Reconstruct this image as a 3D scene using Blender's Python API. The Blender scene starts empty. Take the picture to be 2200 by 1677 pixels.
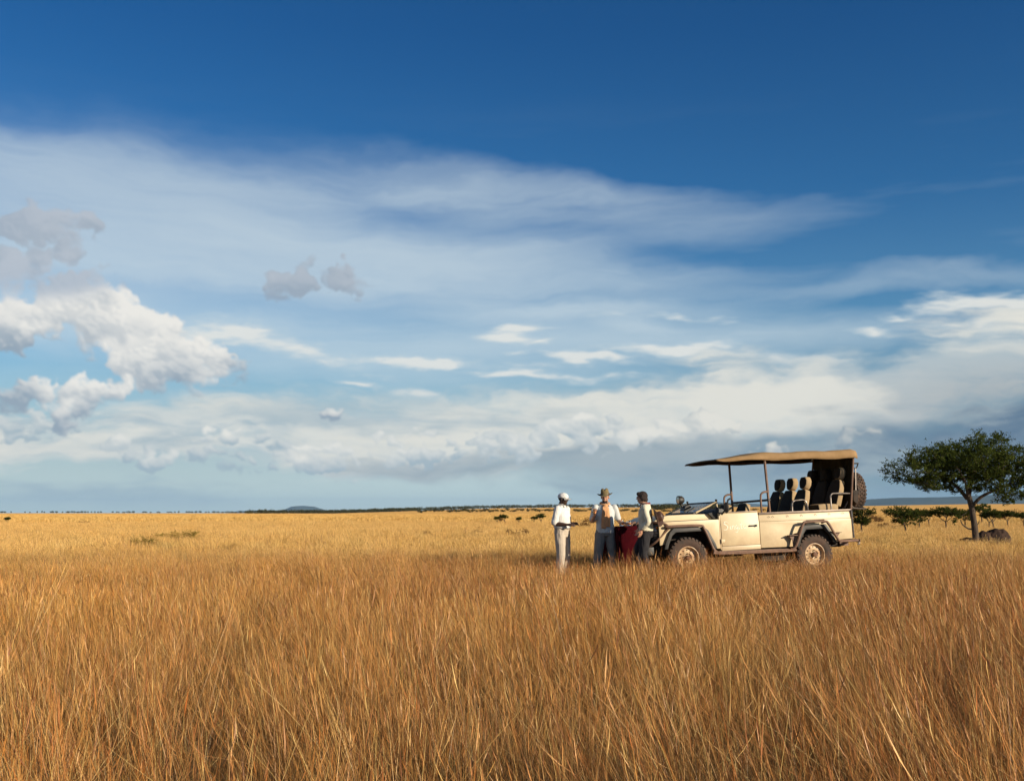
# ----------------------------------------------------------------- camera, sky, sun, exposure
import bpy, bmesh, math, random
import numpy as np
from mathutils import Vector, Matrix, Euler, noise as mnoise
rad = math.radians
C = bpy.context.scene
COL = C.collection

CAM_Z = 1.3
cam_data = bpy.data.cameras.new('camera')
cam_data.sensor_width = 36.0
cam_data.lens = 39.27
cam_data.clip_start = 0.1
cam_data.clip_end = 90000.0
cam = bpy.data.objects.new('camera', cam_data)
COL.objects.link(cam)
cam.location = (0, 0, CAM_Z)
cam.rotation_euler = (rad(90 + 6.242), 0, 0)
C.camera = cam

SUN_AZ, SUN_EL = 56.0, 16.5          # degrees to the right of straight behind the camera
sun_dir = Vector((math.sin(rad(SUN_AZ)) * math.cos(rad(SUN_EL)),
                  -math.cos(rad(SUN_AZ)) * math.cos(rad(SUN_EL)), math.sin(rad(SUN_EL))))
sd = bpy.data.lights.new('sun', 'SUN')
sd.energy = 5.0
sd.angle = rad(0.55)
sd.color = (1.0, 0.86, 0.66)
sun = bpy.data.objects.new('sun', sd)
COL.objects.link(sun)
sun.rotation_euler = sun_dir.to_track_quat('Z', 'Y').to_euler()

C.view_settings.view_transform = 'Standard'
C.view_settings.look = 'None'
EXPOSURE = 0.45
C.view_settings.exposure = EXPOSURE
C.view_settings.gamma = 1.0
C.view_settings.use_curve_mapping = False
C.render.engine = 'CYCLES'
C.cycles.max_bounces = 6
C.cycles.diffuse_bounces = 3
C.cycles.glossy_bounces = 3
C.cycles.transmission_bounces = 5
C.cycles.transparent_max_bounces = 8
C.cycles.volume_bounces = 0
C.cycles.use_denoising = True


def srgb(r, g, b):
    def f(c):
        c /= 255.0
        return c / 12.92 if c <= 0.04045 else ((c + 0.055) / 1.055) ** 2.4
    return (f(r), f(g), f(b), 1.0)


world = bpy.data.worlds.new('World')
C.world = world
world.use_nodes = True
WT = world.node_tree
for n in list(WT.nodes):
    WT.nodes.remove(n)

VEIL = [
    (-22.15, 16.30, 27.38, 2.04, 0, 0.5),
    (-2.45, 16.93, 11.75, 2.19, -7, 0.4),
    (4.89, 16.42, 6.81, 1.27, -8, 0.3),
    (-14.34, 14.30, 28.65, 5.67, -1, 0.45),
    (-19.88, 13.01, 28.02, 3.54, -1, 0.6),
    (-7.27, 13.69, 15.59, 1.86, -2, 0.35),
    (-0.49, 11.92, 15.78, 2.48, -3, 0.5),
    (3.14, 10.20, 11.10, 0.95, -1, 0.6),
    (-22.56, 11.25, 16.57, 1.75, 0, 0.3),
    (9.68, 14.77, 9.97, 2.07, -4, 0.22),
    (18.86, 15.09, 10.96, 1.10, 0, 0.07),
    (22.97, 11.21, 11.53, 0.92, 2, 0.25),
    (8.44, 11.79, 11.88, 1.40, 0, 0.15),
    (-5.37, 15.95, 6.31, 0.92, 0, -0.22),
    (-14.84, 15.73, 9.15, 0.58, 0, -0.14),
    (7.21, 9.19, 3.33, 0.66, -4, 0.4),
    (15.37, 10.59, 11.26, 0.92, 0, 0.2),
    (-21.85, 9.09, 18.75, 1.77, 0, 0.35),
    (-4.81, 8.56, 31.14, 3.09, 0, 0.42),
    (14.19, 8.80, 15.88, 1.85, 0, 0.25),
]
STREAK = [
    (-12.82, 8.80, 4.36, 0.93, -2, 1),
    (-10.72, 8.16, 6.05, 0.75, -8, 1),
    (-4.80, 7.64, 7.17, 0.38, -4, 1),
    (0.72, 6.87, 6.25, 0.38, -5, 0.95),
    (0.12, 8.64, 1.81, 0.45, -3, 1),
    (1.01, 9.23, 1.81, 0.31, 0, 1),
    (3.97, 7.55, 2.88, 0.38, -5, 1),
    (8.14, 7.99, 4.01, 0.52, 3, 1),
    (11.41, 7.61, 6.48, 0.51, -2, 0.8),
    (18.84, 8.48, 1.30, 0.36, -4, 0.9),
    (20.48, 9.22, 1.32, 0.29, 0, 1),
    (23.12, 9.78, 3.89, 0.74, 10, 1),
    (22.46, 8.83, 2.48, 0.53, 0, 0.9),
    (24.50, 8.92, 2.60, 1.30, 8, 1),
    (1.69, 8.40, 1.45, 0.19, 10, 0.5),
    (0.48, 7.76, 1.45, 0.24, 4, 0.6),
    (-4.67, 6.38, 1.67, 0.33, 0, 0.85),
    (-7.17, 6.63, 1.42, 0.21, 0, 0.7),
    (9.58, 9.65, 2.59, 0.21, -2, 0.4),
]
BANK = [
    (-24.69, 4.23, 8.30, 1.04, 0, 1),
    (-19.51, 3.15, 12.73, 1.39, 0, 0.85),
    (-8.30, 3.31, 11.69, 1.41, 0, 0.85),
    (-12.72, 4.54, 12.76, 1.44, 2, 1),
    (-3.59, 4.65, 14.79, 1.90, 0, 1),
    (5.97, 4.99, 13.27, 2.02, 2, 1),
    (15.24, 6.10, 12.52, 2.07, 4, 1),
    (11.86, 7.24, 6.91, 0.93, 0, 0.9),
    (21.75, 6.66, 8.72, 2.44, 12, 1),
    (26.78, 7.25, 4.99, 2.98, 20, 1),
    (19.60, 5.62, 8.95, 2.02, 3, 1.15),
    (23.79, 6.56, 6.04, 2.40, 8, 1.15),
    (12.96, 5.35, 9.56, 1.63, 2, 1.1),
]
LOWCU = [
    (2.39, 4.17, 1.91, 0.62, 6, 1),
    (4.54, 4.40, 1.66, 0.52, 0, 0.9),
    (8.79, 4.60, 2.57, 0.47, 2, 1),
    (0.00, 2.99, 2.86, 0.62, 0, 0.9),
    (-4.05, 2.74, 2.61, 0.57, 0, 0.8),
    (-15.37, 2.88, 2.00, 0.55, 0, 0.8),
    (-23.87, 3.82, 1.80, 0.87, 0, 0.7),
    (-22.68, 4.30, 1.83, 0.88, 0, 0.8),
    (-18.86, 2.83, 1.28, 0.90, 0, 1),
    (-17.77, 2.39, 1.73, 0.50, 0, 0.8),
    (-13.60, 3.60, 3.84, 0.60, -6, 0.8),
    (-9.69, 2.71, 1.85, 0.98, 0, 1),
    (-11.75, 2.39, 3.43, 0.42, 0, 0.8),
    (-5.71, 3.33, 2.13, 0.95, 0, 0.8),
    (-2.86, 2.98, 1.90, 0.76, 4, 0.8),
    (-0.96, 3.46, 1.43, 0.83, 4, 1),
    (1.19, 3.58, 1.91, 0.71, 8, 1),
    (3.11, 4.17, 1.43, 0.62, 0, 1),
    (5.48, 3.68, 2.84, 0.81, 6, 1),
    (7.61, 3.90, 2.11, 0.71, 4, 1),
    (9.95, 4.23, 2.55, 0.52, 2, 1),
    (12.68, 3.15, 1.36, 0.42, 0, 0.8),
    (16.06, 3.56, 1.32, 0.41, 0, 0.9),
    (17.16, 3.70, 1.09, 0.27, 0, 0.9),
    (-8.04, 1.43, 1.40, 0.23, 0, 0.5),
]
DARK = [
    (15.15, 2.88, 13.79, 1.38, 0, 0.9),
    (21.61, 3.33, 9.50, 1.77, 2, 1),
    (25.28, 4.32, 5.29, 1.51, 8, 1),
    (8.29, 2.37, 9.80, 1.18, 2, 0.7),
    (4.76, 2.98, 9.01, 1.07, 4, 0.75),
    (-2.38, 2.39, 7.14, 0.71, 0, 0.5),
    (23.51, 4.82, 2.42, 0.35, 4, 1),
]
CU = [
    (-24.68, 12.69, 3.02, 1.82, -4, 1),
    (-22.66, 13.54, 1.66, 0.61, -10, 1),
    (-21.81, 13.35, 0.84, 0.35, -5, 0.8),
    (-24.01, 11.35, 1.72, 0.69, 0, 0.9),
    (-24.50, 8.92, 5.21, 1.91, -4, 1),
    (-21.86, 9.53, 3.96, 1.77, -6, 1),
    (-18.86, 8.93, 3.46, 1.58, -20, 1),
    (-16.19, 8.03, 2.89, 1.28, -16, 1),
    (-20.77, 8.49, 4.64, 1.56, -14, 1),
    (-22.83, 7.82, 1.84, 0.66, -20, 0.8),
    (-15.07, 7.84, 1.12, 0.64, -10, 0.9),
    (-18.57, 6.79, 2.16, 1.36, 10, 1),
    (-16.83, 7.20, 2.21, 1.26, 0, 1),
    (-19.60, 5.74, 1.28, 0.58, 4, 0.95),
    (-15.58, 6.32, 0.78, 0.60, 0, 0.8),
    (-23.96, 5.72, 1.40, 0.79, 0, 1),
    (-22.33, 5.79, 1.03, 0.71, 0, 0.9),
    (-22.10, 5.13, 1.24, 0.31, -6, 0.7),
    (-24.56, 10.22, 1.00, 0.30, -10, 0.7),
    (-10.55, 11.30, 2.23, 0.56, 2, 0.9),
    (-8.79, 11.78, 1.14, 0.84, 0, 0.95),
    (-12.19, 11.49, 1.16, 0.21, -8, 0.6),
    (-18.62, 11.29, 0.52, 0.22, 6, 0.5),
    (-20.25, 11.47, 0.38, 0.13, 0, 0.4),
    (-9.03, 4.95, 0.84, 0.16, 6, 0.45),
    (-10.57, 12.23, 0.42, 0.21, 0, 0.5),
]
GRAYCU = [
    (-24.49, 13.03, 6.67, 3.43, -4, 1),
    (-10.33, 11.73, 4.70, 2.09, 0, 0.9),
    (-18.73, 11.30, 1.31, 0.67, 0, 0.9),
]
SKY_FILTER = [(0, (0.62, 0.72, 0.62)), (5, (0.74, 0.96, 0.95)), (10, (0.56, 0.92, 1.02)),
              (16, (0.23, 0.68, 0.95)), (24, (0.125, 0.55, 0.88)), (60, (0.11, 0.46, 0.72))]
# ----------------------------------------------------------------- clouds, computed here and laid over the Nishita sky
AZ0, AZ1, EL0, EL1, PPD = -33.0, 33.0, -2.0, 31.0, 24
GW, GH = int((AZ1 - AZ0) * PPD), int((EL1 - EL0) * PPD)
rs = np.random.RandomState(7)


def spline_rows(n_out, cells):
    """cubic B-spline weights from a random grid to n_out samples"""
    n_in = int(cells) + 5
    x = np.linspace(1.0, 1.0 + cells, n_out)
    i = np.floor(x).astype(int)
    t = x - i
    w = np.zeros((n_out, n_in), np.float32)
    r = np.arange(n_out)
    for k, v in enumerate(((1 - t) ** 3 / 6, (3 * t**3 - 6 * t**2 + 4) / 6,
                           (-3 * t**3 + 3 * t**2 + 3 * t + 1) / 6, t**3 / 6)):
        w[r, np.clip(i - 1 + k, 0, n_in - 1)] += v
    return w


def fbm(cw, ch, octaves=6, rough=0.55, gw=None, gh=None):
    """layered noise; cw, ch are the size of its largest cells in degrees"""
    gw, gh = gw or GW, gh or GH
    out = np.zeros((gh, gw), np.float32)
    a, tot = 1.0, 0.0
    for o in range(octaves):
        nx, ny = (AZ1 - AZ0) / cw * 2**o, (EL1 - EL0) / ch * 2**o
        if nx > gw or ny > gh:
            break
        wx, wy = spline_rows(gw, nx), spline_rows(gh, ny)
        g = rs.uniform(-1, 1, (wy.shape[1], wx.shape[1])).astype(np.float32)
        out += a * (wy @ g @ wx.T)
        tot += a * a
        a *= rough
    return out / math.sqrt(tot) * 2.2


def warped(f, dx, dy):
    """f looked up at a displaced place; dx, dy in degrees"""
    yy, xx = np.mgrid[0:GH, 0:GW]
    xi = np.clip(xx + dx * PPD, 0, GW - 1).astype(np.int32)
    yi = np.clip(yy + dy * PPD, 0, GH - 1).astype(np.int32)
    return f[yi, xi]


def step(v, a, b):
    t = np.clip((v - a) / (b - a), 0, 1)
    return t * t * (3 - 2 * t)


gaz = np.linspace(AZ0, AZ1, GW, dtype=np.float32)[None, :].repeat(GH, 0)
gel = np.linspace(EL0, EL1, GH, dtype=np.float32)[:, None].repeat(GW, 1)
wx1, wy1 = fbm(6, 3, 6, 0.55) * 0.9, fbm(6, 3, 6, 0.55) * 0.5
WAZ, WEL = gaz + wx1, gel + wy1


def ell(row, A, E):
    az, el, ra, re, rot, w = row
    c, s = math.cos(rad(rot)), math.sin(rad(rot))
    dx, dy = A - az, E - el
    return 1 - np.sqrt(((dx * c + dy * s) / ra) ** 2 + ((dy * c - dx * s) / re) ** 2)


def soft_sum(table):
    out = np.zeros((GH, GW), np.float32)
    for row in table:
        out += row[5] * step(ell(row, WAZ, WEL), 0, 1)
    return out


def union(table, A=None, E=None):
    out = np.full((GH, GW), -1.0, np.float32)
    for row in table:
        v = ell(row, WAZ if A is None else A, WEL if E is None else E) * row[5]
        h = np.clip(0.5 + (v - out) / 0.3, 0, 1)
        out = out + (v - out) * h + 0.15 * h * (1 - h)
    return out


def lin(*c):
    c = np.array(c, np.float32) / 255.0
    return np.where(c <= 0.04045, c / 12.92, ((c + 0.055) / 1.055) ** 2.4).astype(np.float32)


def blend(f, a, b):
    return a + (b - a) * f[..., None]


RGB = np.zeros((GH, GW, 3), np.float32)
ALPHA = np.zeros((GH, GW), np.float32)


def over(a, c):
    global RGB, ALPHA
    a = np.clip(a, 0, 1)
    na = a + ALPHA * (1 - a)
    k = np.where(na > 1e-5, a / np.maximum(na, 1e-5), 0)[..., None]
    RGB = RGB * (1 - k) + c * k
    ALPHA = na


# humid air along the horizon, slate under the storm on the right
humid = blend(step(gaz, -4, 25), lin(174, 194, 202), lin(98, 127, 150))
humid = humid * blend(step(gel, 4.0, 0.0), np.ones(3, np.float32), np.array((1.38, 1.32, 1.15), np.float32))
humid = blend(step(gel, 0.0, 2.2) * step(gaz, -20, 5), humid, humid * 1.12)
over(step(gel, 10.5, 0.5) * 0.97, humid)

# high thin veil, stretched sideways
s1 = warped(fbm(22, 2.6, 7, 0.55), wx1 * 3, wy1)
s2 = fbm(8, 0.7, 6, 0.6)
s3 = warped(fbm(9, 0.9, 7, 0.66), wx1 * 4, wy1 * 1.5)
veil = soft_sum(VEIL) * (0.90 + 0.24 * s1 + 0.17 * s3) + (0.03 * s2 + 0.025 * s1) * step(gel, 22, 12)
veil = 0.86 * (1 - np.exp(-np.clip(veil, 0, 9) * 2.4))
over(veil, blend(step(gel, 6, 17), lin(208, 222, 228), lin(196, 212, 222)))

# wispy streaks
f1 = warped(fbm(5, 0.9, 7, 0.6), wx1 * 2, wy1 * 1.5)
f2 = fbm(1.6, 0.35, 6, 0.6)
st = union(STREAK) + 0.30 * f1 + 0.24 * f2
over(step(st, -0.05, 0.85) * 0.92, blend(step(st, 0.1, 0.8), lin(196, 212, 219), lin(228, 230, 226)))

# bright bank above the horizon
b1 = warped(fbm(9, 1.8, 7, 0.58), wx1 * 2, wy1 * 2)
b2 = warped(fbm(3, 0.8, 7, 0.6), wx1, wy1)
b4 = warped(fbm(10, 0.55, 7, 0.64), wx1 * 2, wy1)
bank = union(BANK) + 0.24 * b1 + 0.15 * b2 + 0.13 * b4 * step(gaz, 0, 12)
bc = blend(step(b1 + 0.5 * b2 + 0.6 * b4, -1.3, 1.1), lin(184, 198, 204), lin(231, 229, 219))
bc = blend(step(gaz, 12, 26) * step(gel, 8.5, 5.0) * step(b1, 1.0, -1.0), bc, lin(178, 181, 181))
over(step(bank, 0.0, 0.62) * 0.96, bc)
# soft grey-blue bruises in the bank and under it
br = step(fbm(7, 1.3, 7, 0.62) + 0.3 * b2, 0.0, 1.3) * step(gel, 6.5, 4.0) * step(gel, -0.5, 1.5)
over(br * 0.85, blend(step(gaz, -5, 22), lin(163, 184, 195), lin(130, 150, 166)))

# small ragged scraps catching light below the bank
sc1 = warped(fbm(4, 0.9, 7, 0.62), wx1, wy1) + 0.5 * b2
over(step(sc1, 0.0, 1.2) * step(gel, 5.8, 4.2) * step(gel, 1.2, 2.4) * 0.75 * step(gaz, 16, 4), lin(226, 227, 220))

# dark rain cloud low on the right
b3 = warped(fbm(6, 1.0, 7, 0.62), wx1, wy1)
dk = union(DARK) + 0.20 * b1 + 0.14 * b2
dc = blend(step(b3 + 0.6 * b2, -0.9, 1.1), blend(step(gaz, 8, 24), lin(136, 157, 171), lin(88, 112, 138)), lin(158, 172, 179))
over(step(dk, -0.10, 0.60) * 0.88, dc)
ls = step(fbm(14, 0.35, 6, 0.55), 0.8, 1.9) * step(gel, 0.3, 1.2) * step(gel, 4.0, 2.5)
over(ls * 0.45, blend(step(gaz, -5, 20), lin(196, 208, 210), lin(150, 164, 174)))


def blur(a, n):
    for _ in range(n):
        a = (a + np.roll(a, 1, 0) + np.roll(a, -1, 0) + np.roll(a, 1, 1) + np.roll(a, -1, 1)) / 5
    return a


def heaps(table, seed, size, dens, light, dark, gray, edge=0.5, squash=0.8, base=0.5):
    """cumulus from many overlapping balls, lit from the upper right and from the front"""
    r = np.random.RandomState(seed)
    Hh = np.zeros((GH, GW), np.float32)
    V = np.zeros((GH, GW), np.float32)
    for az, el, ra, re, rot, w in table:
        n = int(dens * ra * re / (size * size)) + 5
        c, s = math.cos(rad(rot)), math.sin(rad(rot))
        for k in range(n):
            q, t = math.sqrt(r.rand()), r.uniform(0, 2 * math.pi)
            ex, ey = q * math.cos(t), q * math.sin(t)
            if ey < -0.45:
                ey = -0.45 + (ey + 0.45) * 0.4
            x, y = az + ra * ex * c - re * ey * s, el + ra * ex * s + re * ey * c
            R = size * (0.20 + 1.25 * r.rand() ** 2.2) * (1.15 - 0.5 * q) * w
            z = (1 - q) * size * 0.5
            px, py, pr = (x - AZ0) * PPD, (y - EL0) * PPD, R * PPD
            x0, x1 = int(max(px - pr, 0)), int(min(px + pr + 2, GW))
            y0, y1 = int(max(py - pr, 0)), int(min(py + pr + 2, GH))
            if x0 >= x1 or y0 >= y1:
                continue
            yy, xx = np.mgrid[y0:y1, x0:x1]
            d2 = ((xx - px) ** 2 + ((yy - py) / squash) ** 2) / (pr * pr)
            h = np.sqrt(np.clip(1 - d2, 0, 1)) * R + z * np.clip(1.15 - d2, 0, 1)
            np.maximum(Hh[y0:y1, x0:x1], h, out=Hh[y0:y1, x0:x1])
            v = np.clip((yy - (el - re) * PPD + EL0 * PPD) / (2 * re * PPD), 0, 1)
            sub = V[y0:y1, x0:x1]
            sub[:] = np.where(h > 0, np.maximum(sub, v), sub)
    dx = fbm(size * 2.6, size * 2.2, 7, 0.72) * size * 0.60
    dy = fbm(size * 2.6, size * 2.2, 7, 0.72) * size * 0.48
    Hh, V = warped(Hh, dx, dy), warped(V, dx, dy)
    fine = fbm(size * 1.1, size * 0.8, 7, 0.66)
    m = blur((Hh > 0).astype(np.float32), 4)
    Hs = blur(Hh, 3) + fine * size * 0.17 * m
    gy, gx = np.gradient(blur(Hs, 3) * PPD)
    nl = np.sqrt(gx * gx + gy * gy + 1)
    lam = (-gx * 0.42 - gy * 0.62 + 0.55) / nl
    a = step(Hs, size * 0.10, size * (0.10 + edge)) * step(m, 0.1, 0.9)
    wide = blur(blur(V, 10), 10)
    sm = blur(fbm(size * 5, size * 3, 6, 0.6), 2)
    shade = 0.26 * step(lam, -0.2, 1.0) + 0.95 * (wide - base) + 0.34 + 0.26 * sm
    shade = np.clip(shade, 0, 1)
    col = blend(shade, dark, light)
    if gray is not None:
        g = step(union(GRAYCU, gaz, gel), 0.0, 0.3)
        gc = blend(shade, lin(150, 161, 175), lin(186, 190, 198))
        col = col * (1 - g[..., None]) + gc * g[..., None]
        a = a * (1 - 0.25 * g)
    return a, col


right = step(gaz, 0, 20)
a, c = heaps(LOWCU, 3, 0.50, 4.2, blend(right, lin(238, 236, 228), lin(226, 223, 212)),
             blend(right, lin(166, 184, 194), lin(116, 138, 156)), None, 0.8, 0.7)
over(a * 0.92 * step(gel, 0.8, 2.0), c)
a, c = heaps(CU, 5, 0.95, 4.5, lin(241, 238, 231), lin(150, 166, 181), True, 0.75, 0.85)
over(a * 0.96, c)

# fade the painted window out at its rim, where the plain veil of the rest of the sky takes over
rim = step(np.abs(gaz), 33, 27) * step(gel, 31, 26)
img_c = np.concatenate([RGB, (ALPHA * rim)[..., None]], 2).astype(np.float32)
cloud_img = bpy.data.images.new('clouds', GW, GH, alpha=True, float_buffer=True)
cloud_img.colorspace_settings.name = 'Linear Rec.709'
cloud_img.alpha_mode = 'CHANNEL_PACKED'
cloud_img.pixels.foreach_set(img_c.ravel())
cloud_img.update()
cloud_img.pack()
del s3, RGB, ALPHA, img_c, gaz, gel, WAZ, WEL, wx1, wy1, s1, s2, f1, f2, b1, b2, bank, dk, b3, b4, a, c

world = bpy.data.worlds.new('World')
C.world = world
world.use_nodes = True
WT = world.node_tree
WT.nodes.clear()
WL = WT.links


def wnode(t, **kw):
    n = WT.nodes.new(t)
    for k, v in kw.items():
        setattr(n, k, v)
    return n


def wmath(op, a, b=None, c=None, clamp=False):
    n = wnode('ShaderNodeMath', operation=op, use_clamp=clamp)
    for i, v in enumerate((a, b, c)):
        if v is None:
            continue
        if isinstance(v, (int, float)):
            n.inputs[i].default_value = v
        else:
            WL.new(v, n.inputs[i])
    return n.outputs[0]


sky = wnode('ShaderNodeTexSky', sky_type='NISHITA', sun_disc=False)
sky.sun_elevation = rad(SUN_EL)
sky.sun_rotation = rad(180.0 - SUN_AZ)
sky.altitude = 1500
sky.air_density = 1.0
sky.dust_density = 0.6
sky.ozone_density = 3.0
STR = 0.10
EXPO_K = 2 ** -EXPOSURE
tc = wnode('ShaderNodeTexCoord')
sep = wnode('ShaderNodeSeparateXYZ')
WL.new(tc.outputs['Generated'], sep.inputs[0])
az = wmath('MULTIPLY', wmath('ARCTAN2', sep.outputs[0], sep.outputs[1]), 57.29578)
el = wmath('MULTIPLY', wmath('ARCSINE', sep.outputs[2]), 57.29578)
# the photograph's deep polarised blue: the Nishita sky filtered by height
ramp = wnode('ShaderNodeValToRGB')
WL.new(wmath('DIVIDE', el, 90.0), ramp.inputs[0])
stops = SKY_FILTER
e = ramp.color_ramp.elements
while len(e) < len(stops):
    e.new(0.5)
for i, (p, c) in enumerate(stops):
    e[i].position = p / 90.0
    e[i].color = (*c, 1)
filt = wnode('ShaderNodeMix', data_type='RGBA', blend_type='MULTIPLY')
filt.inputs[0].default_value = 1.0
WL.new(sky.outputs[0], filt.inputs[6])
WL.new(ramp.outputs[0], filt.inputs[7])
# thin veil over the rest of the sky
nz = wnode('ShaderNodeTexNoise')
mp = wnode('ShaderNodeMapping')
mp.inputs['Scale'].default_value = (2.2, 2.2, 9)
WL.new(tc.outputs['Generated'], mp.inputs['Vector'])
WL.new(mp.outputs[0], nz.inputs['Vector'])
nz.inputs['Scale'].default_value = 1.0
nz.inputs['Detail'].default_value = 4
mr = wnode('ShaderNodeMapRange', interpolation_type='SMOOTHSTEP')
WL.new(nz.outputs[0], mr.inputs['Value'])
mr.inputs['From Min'].default_value = 0.42
mr.inputs['From Max'].default_value = 0.68
mr.inputs['To Max'].default_value = 0.6
m1 = wnode('ShaderNodeMix', data_type='RGBA')
# the veil fades in outside the window of computed clouds
win = wmath('MAXIMUM', wmath('MULTIPLY_ADD', wmath('ABSOLUTE', az), 1 / 6.0, -27 / 6.0, True),
            wmath('MULTIPLY_ADD', el, 1 / 5.0, -26 / 5.0, True))
WL.new(wmath('MULTIPLY', mr.outputs[0], win), m1.inputs[0])
WL.new(filt.outputs[2], m1.inputs[6])
m1.inputs[7].default_value = tuple(10 * v for v in lin(186, 198, 212)) + (1,)
uv = wnode('ShaderNodeCombineXYZ')
WL.new(wmath('MULTIPLY_ADD', az, 1 / (AZ1 - AZ0), -AZ0 / (AZ1 - AZ0)), uv.inputs[0])
WL.new(wmath('MULTIPLY_ADD', el, 1 / (EL1 - EL0), -EL0 / (EL1 - EL0)), uv.inputs[1])
ti = wnode('ShaderNodeTexImage', image=cloud_img, interpolation='Cubic', extension='CLIP')
WL.new(uv.outputs[0], ti.inputs['Vector'])
sc10 = wnode('ShaderNodeVectorMath', operation='SCALE')
WL.new(ti.outputs['Color'], sc10.inputs[0])
sc10.inputs['Scale'].default_value = 1 / STR
m2 = wnode('ShaderNodeMix', data_type='RGBA')
WL.new(ti.outputs['Alpha'], m2.inputs[0])
WL.new(m1.outputs[2], m2.inputs[6])
WL.new(sc10.outputs[0], m2.inputs[7])
bg = wnode('ShaderNodeBackground')
bg.inputs['Strength'].default_value = STR * EXPO_K
WL.new(m2.outputs[2], bg.inputs['Color'])
wo = wnode('ShaderNodeOutputWorld')
WL.new(bg.outputs[0], wo.inputs['Surface'])
world.cycles.sampling_method = 'MANUAL'
world.cycles.sample_map_resolution = 512
# ----------------------------------------------------------------- helpers
def tag(o, label=None, cat=None, group=None, kind=None):
    for k, v in (('label', label), ('category', cat), ('group', group), ('kind', kind)):
        if v:
            o[k] = v
    return o


def obj(name, verts, faces, mat=None, parent=None, smooth=False, loc=None):
    me = bpy.data.meshes.new(name)
    me.from_pydata([tuple(v) for v in verts], [], [tuple(f) for f in faces])
    if smooth:
        me.polygons.foreach_set('use_smooth', [True] * len(me.polygons))
    me.update()
    return link(name, me, mat, parent, loc)


def link(name, me, mat=None, parent=None, loc=None):
    o = bpy.data.objects.new(name, me)
    if mat and not me.materials:
        me.materials.append(mat)
    COL.objects.link(o)
    if parent:
        o.parent = parent
    if loc is not None:
        o.location = loc
    return o


def empty(name, loc=(0, 0, 0), rot=(0, 0, 0)):
    o = bpy.data.objects.new(name, None)
    o.empty_display_size = 0.3
    COL.objects.link(o)
    o.location = loc
    o.rotation_euler = rot
    return o


def from_bm(name, bm, mat, parent=None, smooth=True, angle=35, loc=None):
    bmesh.ops.recalc_face_normals(bm, faces=bm.faces)
    me = bpy.data.meshes.new(name)
    bm.to_mesh(me)
    bm.free()
    if smooth:
        me.polygons.foreach_set('use_smooth', [True] * len(me.polygons))
        if angle < 180:
            me.set_sharp_from_angle(angle=rad(angle))
    return link(name, me, mat, parent, loc)


class Mat:
    """principled material with noise-varied colour, fine bump and optional dust"""

    def __new__(cls, name, c1, c2=None, scale=8.0, rough=0.6, bump=0.0, bscale=60.0, metal=0.0, detail=5,
                spec=0.5, stretch=(1, 1, 1), c3=None, s3=2.0, sheen=0.0, lo=0.35, hi=0.65):
        m = bpy.data.materials.new(name)
        m.use_nodes = True
        nt = m.node_tree
        b = nt.nodes['Principled BSDF']
        b.inputs['Roughness'].default_value = rough
        b.inputs['Metallic'].default_value = metal
        b.inputs['Specular IOR Level'].default_value = spec
        if sheen:
            b.inputs['Sheen Weight'].default_value = sheen
        t = nt.nodes.new('ShaderNodeTexCoord')
        mp_ = nt.nodes.new('ShaderNodeMapping')
        mp_.inputs['Scale'].default_value = stretch
        nt.links.new(t.outputs['Object'], mp_.inputs[0])

        def nz_(sc, lo_, hi_):
            n = nt.nodes.new('ShaderNodeTexNoise')
            n.inputs['Scale'].default_value = sc
            n.inputs['Detail'].default_value = detail
            n.inputs['Roughness'].default_value = 0.6
            nt.links.new(mp_.outputs[0], n.inputs['Vector'])
            r = nt.nodes.new('ShaderNodeMapRange')
            r.inputs['From Min'].default_value = lo_
            r.inputs['From Max'].default_value = hi_
            nt.links.new(n.outputs[0], r.inputs[0])
            return n, r
        out = None
        if c2:
            n, r = nz_(scale, lo, hi)
            x = nt.nodes.new('ShaderNodeMix')
            x.data_type = 'RGBA'
            x.inputs[6].default_value = (*c1, 1)
            x.inputs[7].default_value = (*c2, 1)
            nt.links.new(r.outputs[0], x.inputs[0])
            out = x.outputs[2]
            if c3:
                n, r = nz_(s3, 0.45, 0.75)
                y = nt.nodes.new('ShaderNodeMix')
                y.data_type = 'RGBA'
                nt.links.new(r.outputs[0], y.inputs[0])
                nt.links.new(out, y.inputs[6])
                y.inputs[7].default_value = (*c3, 1)
                out = y.outputs[2]
            nt.links.new(out, b.inputs['Base Color'])
        else:
            b.inputs['Base Color'].default_value = (*c1, 1)
        if bump:
            n = nt.nodes.new('ShaderNodeTexNoise')
            n.inputs['Scale'].default_value = bscale
            n.inputs['Detail'].default_value = 5
            nt.links.new(mp_.outputs[0], n.inputs['Vector'])
            bn_ = nt.nodes.new('ShaderNodeBump')
            bn_.inputs['Strength'].default_value = bump
            bn_.inputs['Distance'].default_value = 0.02
            nt.links.new(n.outputs[0], bn_.inputs['Height'])
            nt.links.new(bn_.outputs[0], b.inputs['Normal'])
        return m


# ----------------------------------------------------------------- terrain
def sstep(v, a, b):
    t = np.clip((v - a) / (b - a), 0, 1)
    return t * t * (3 - 2 * t)


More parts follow.
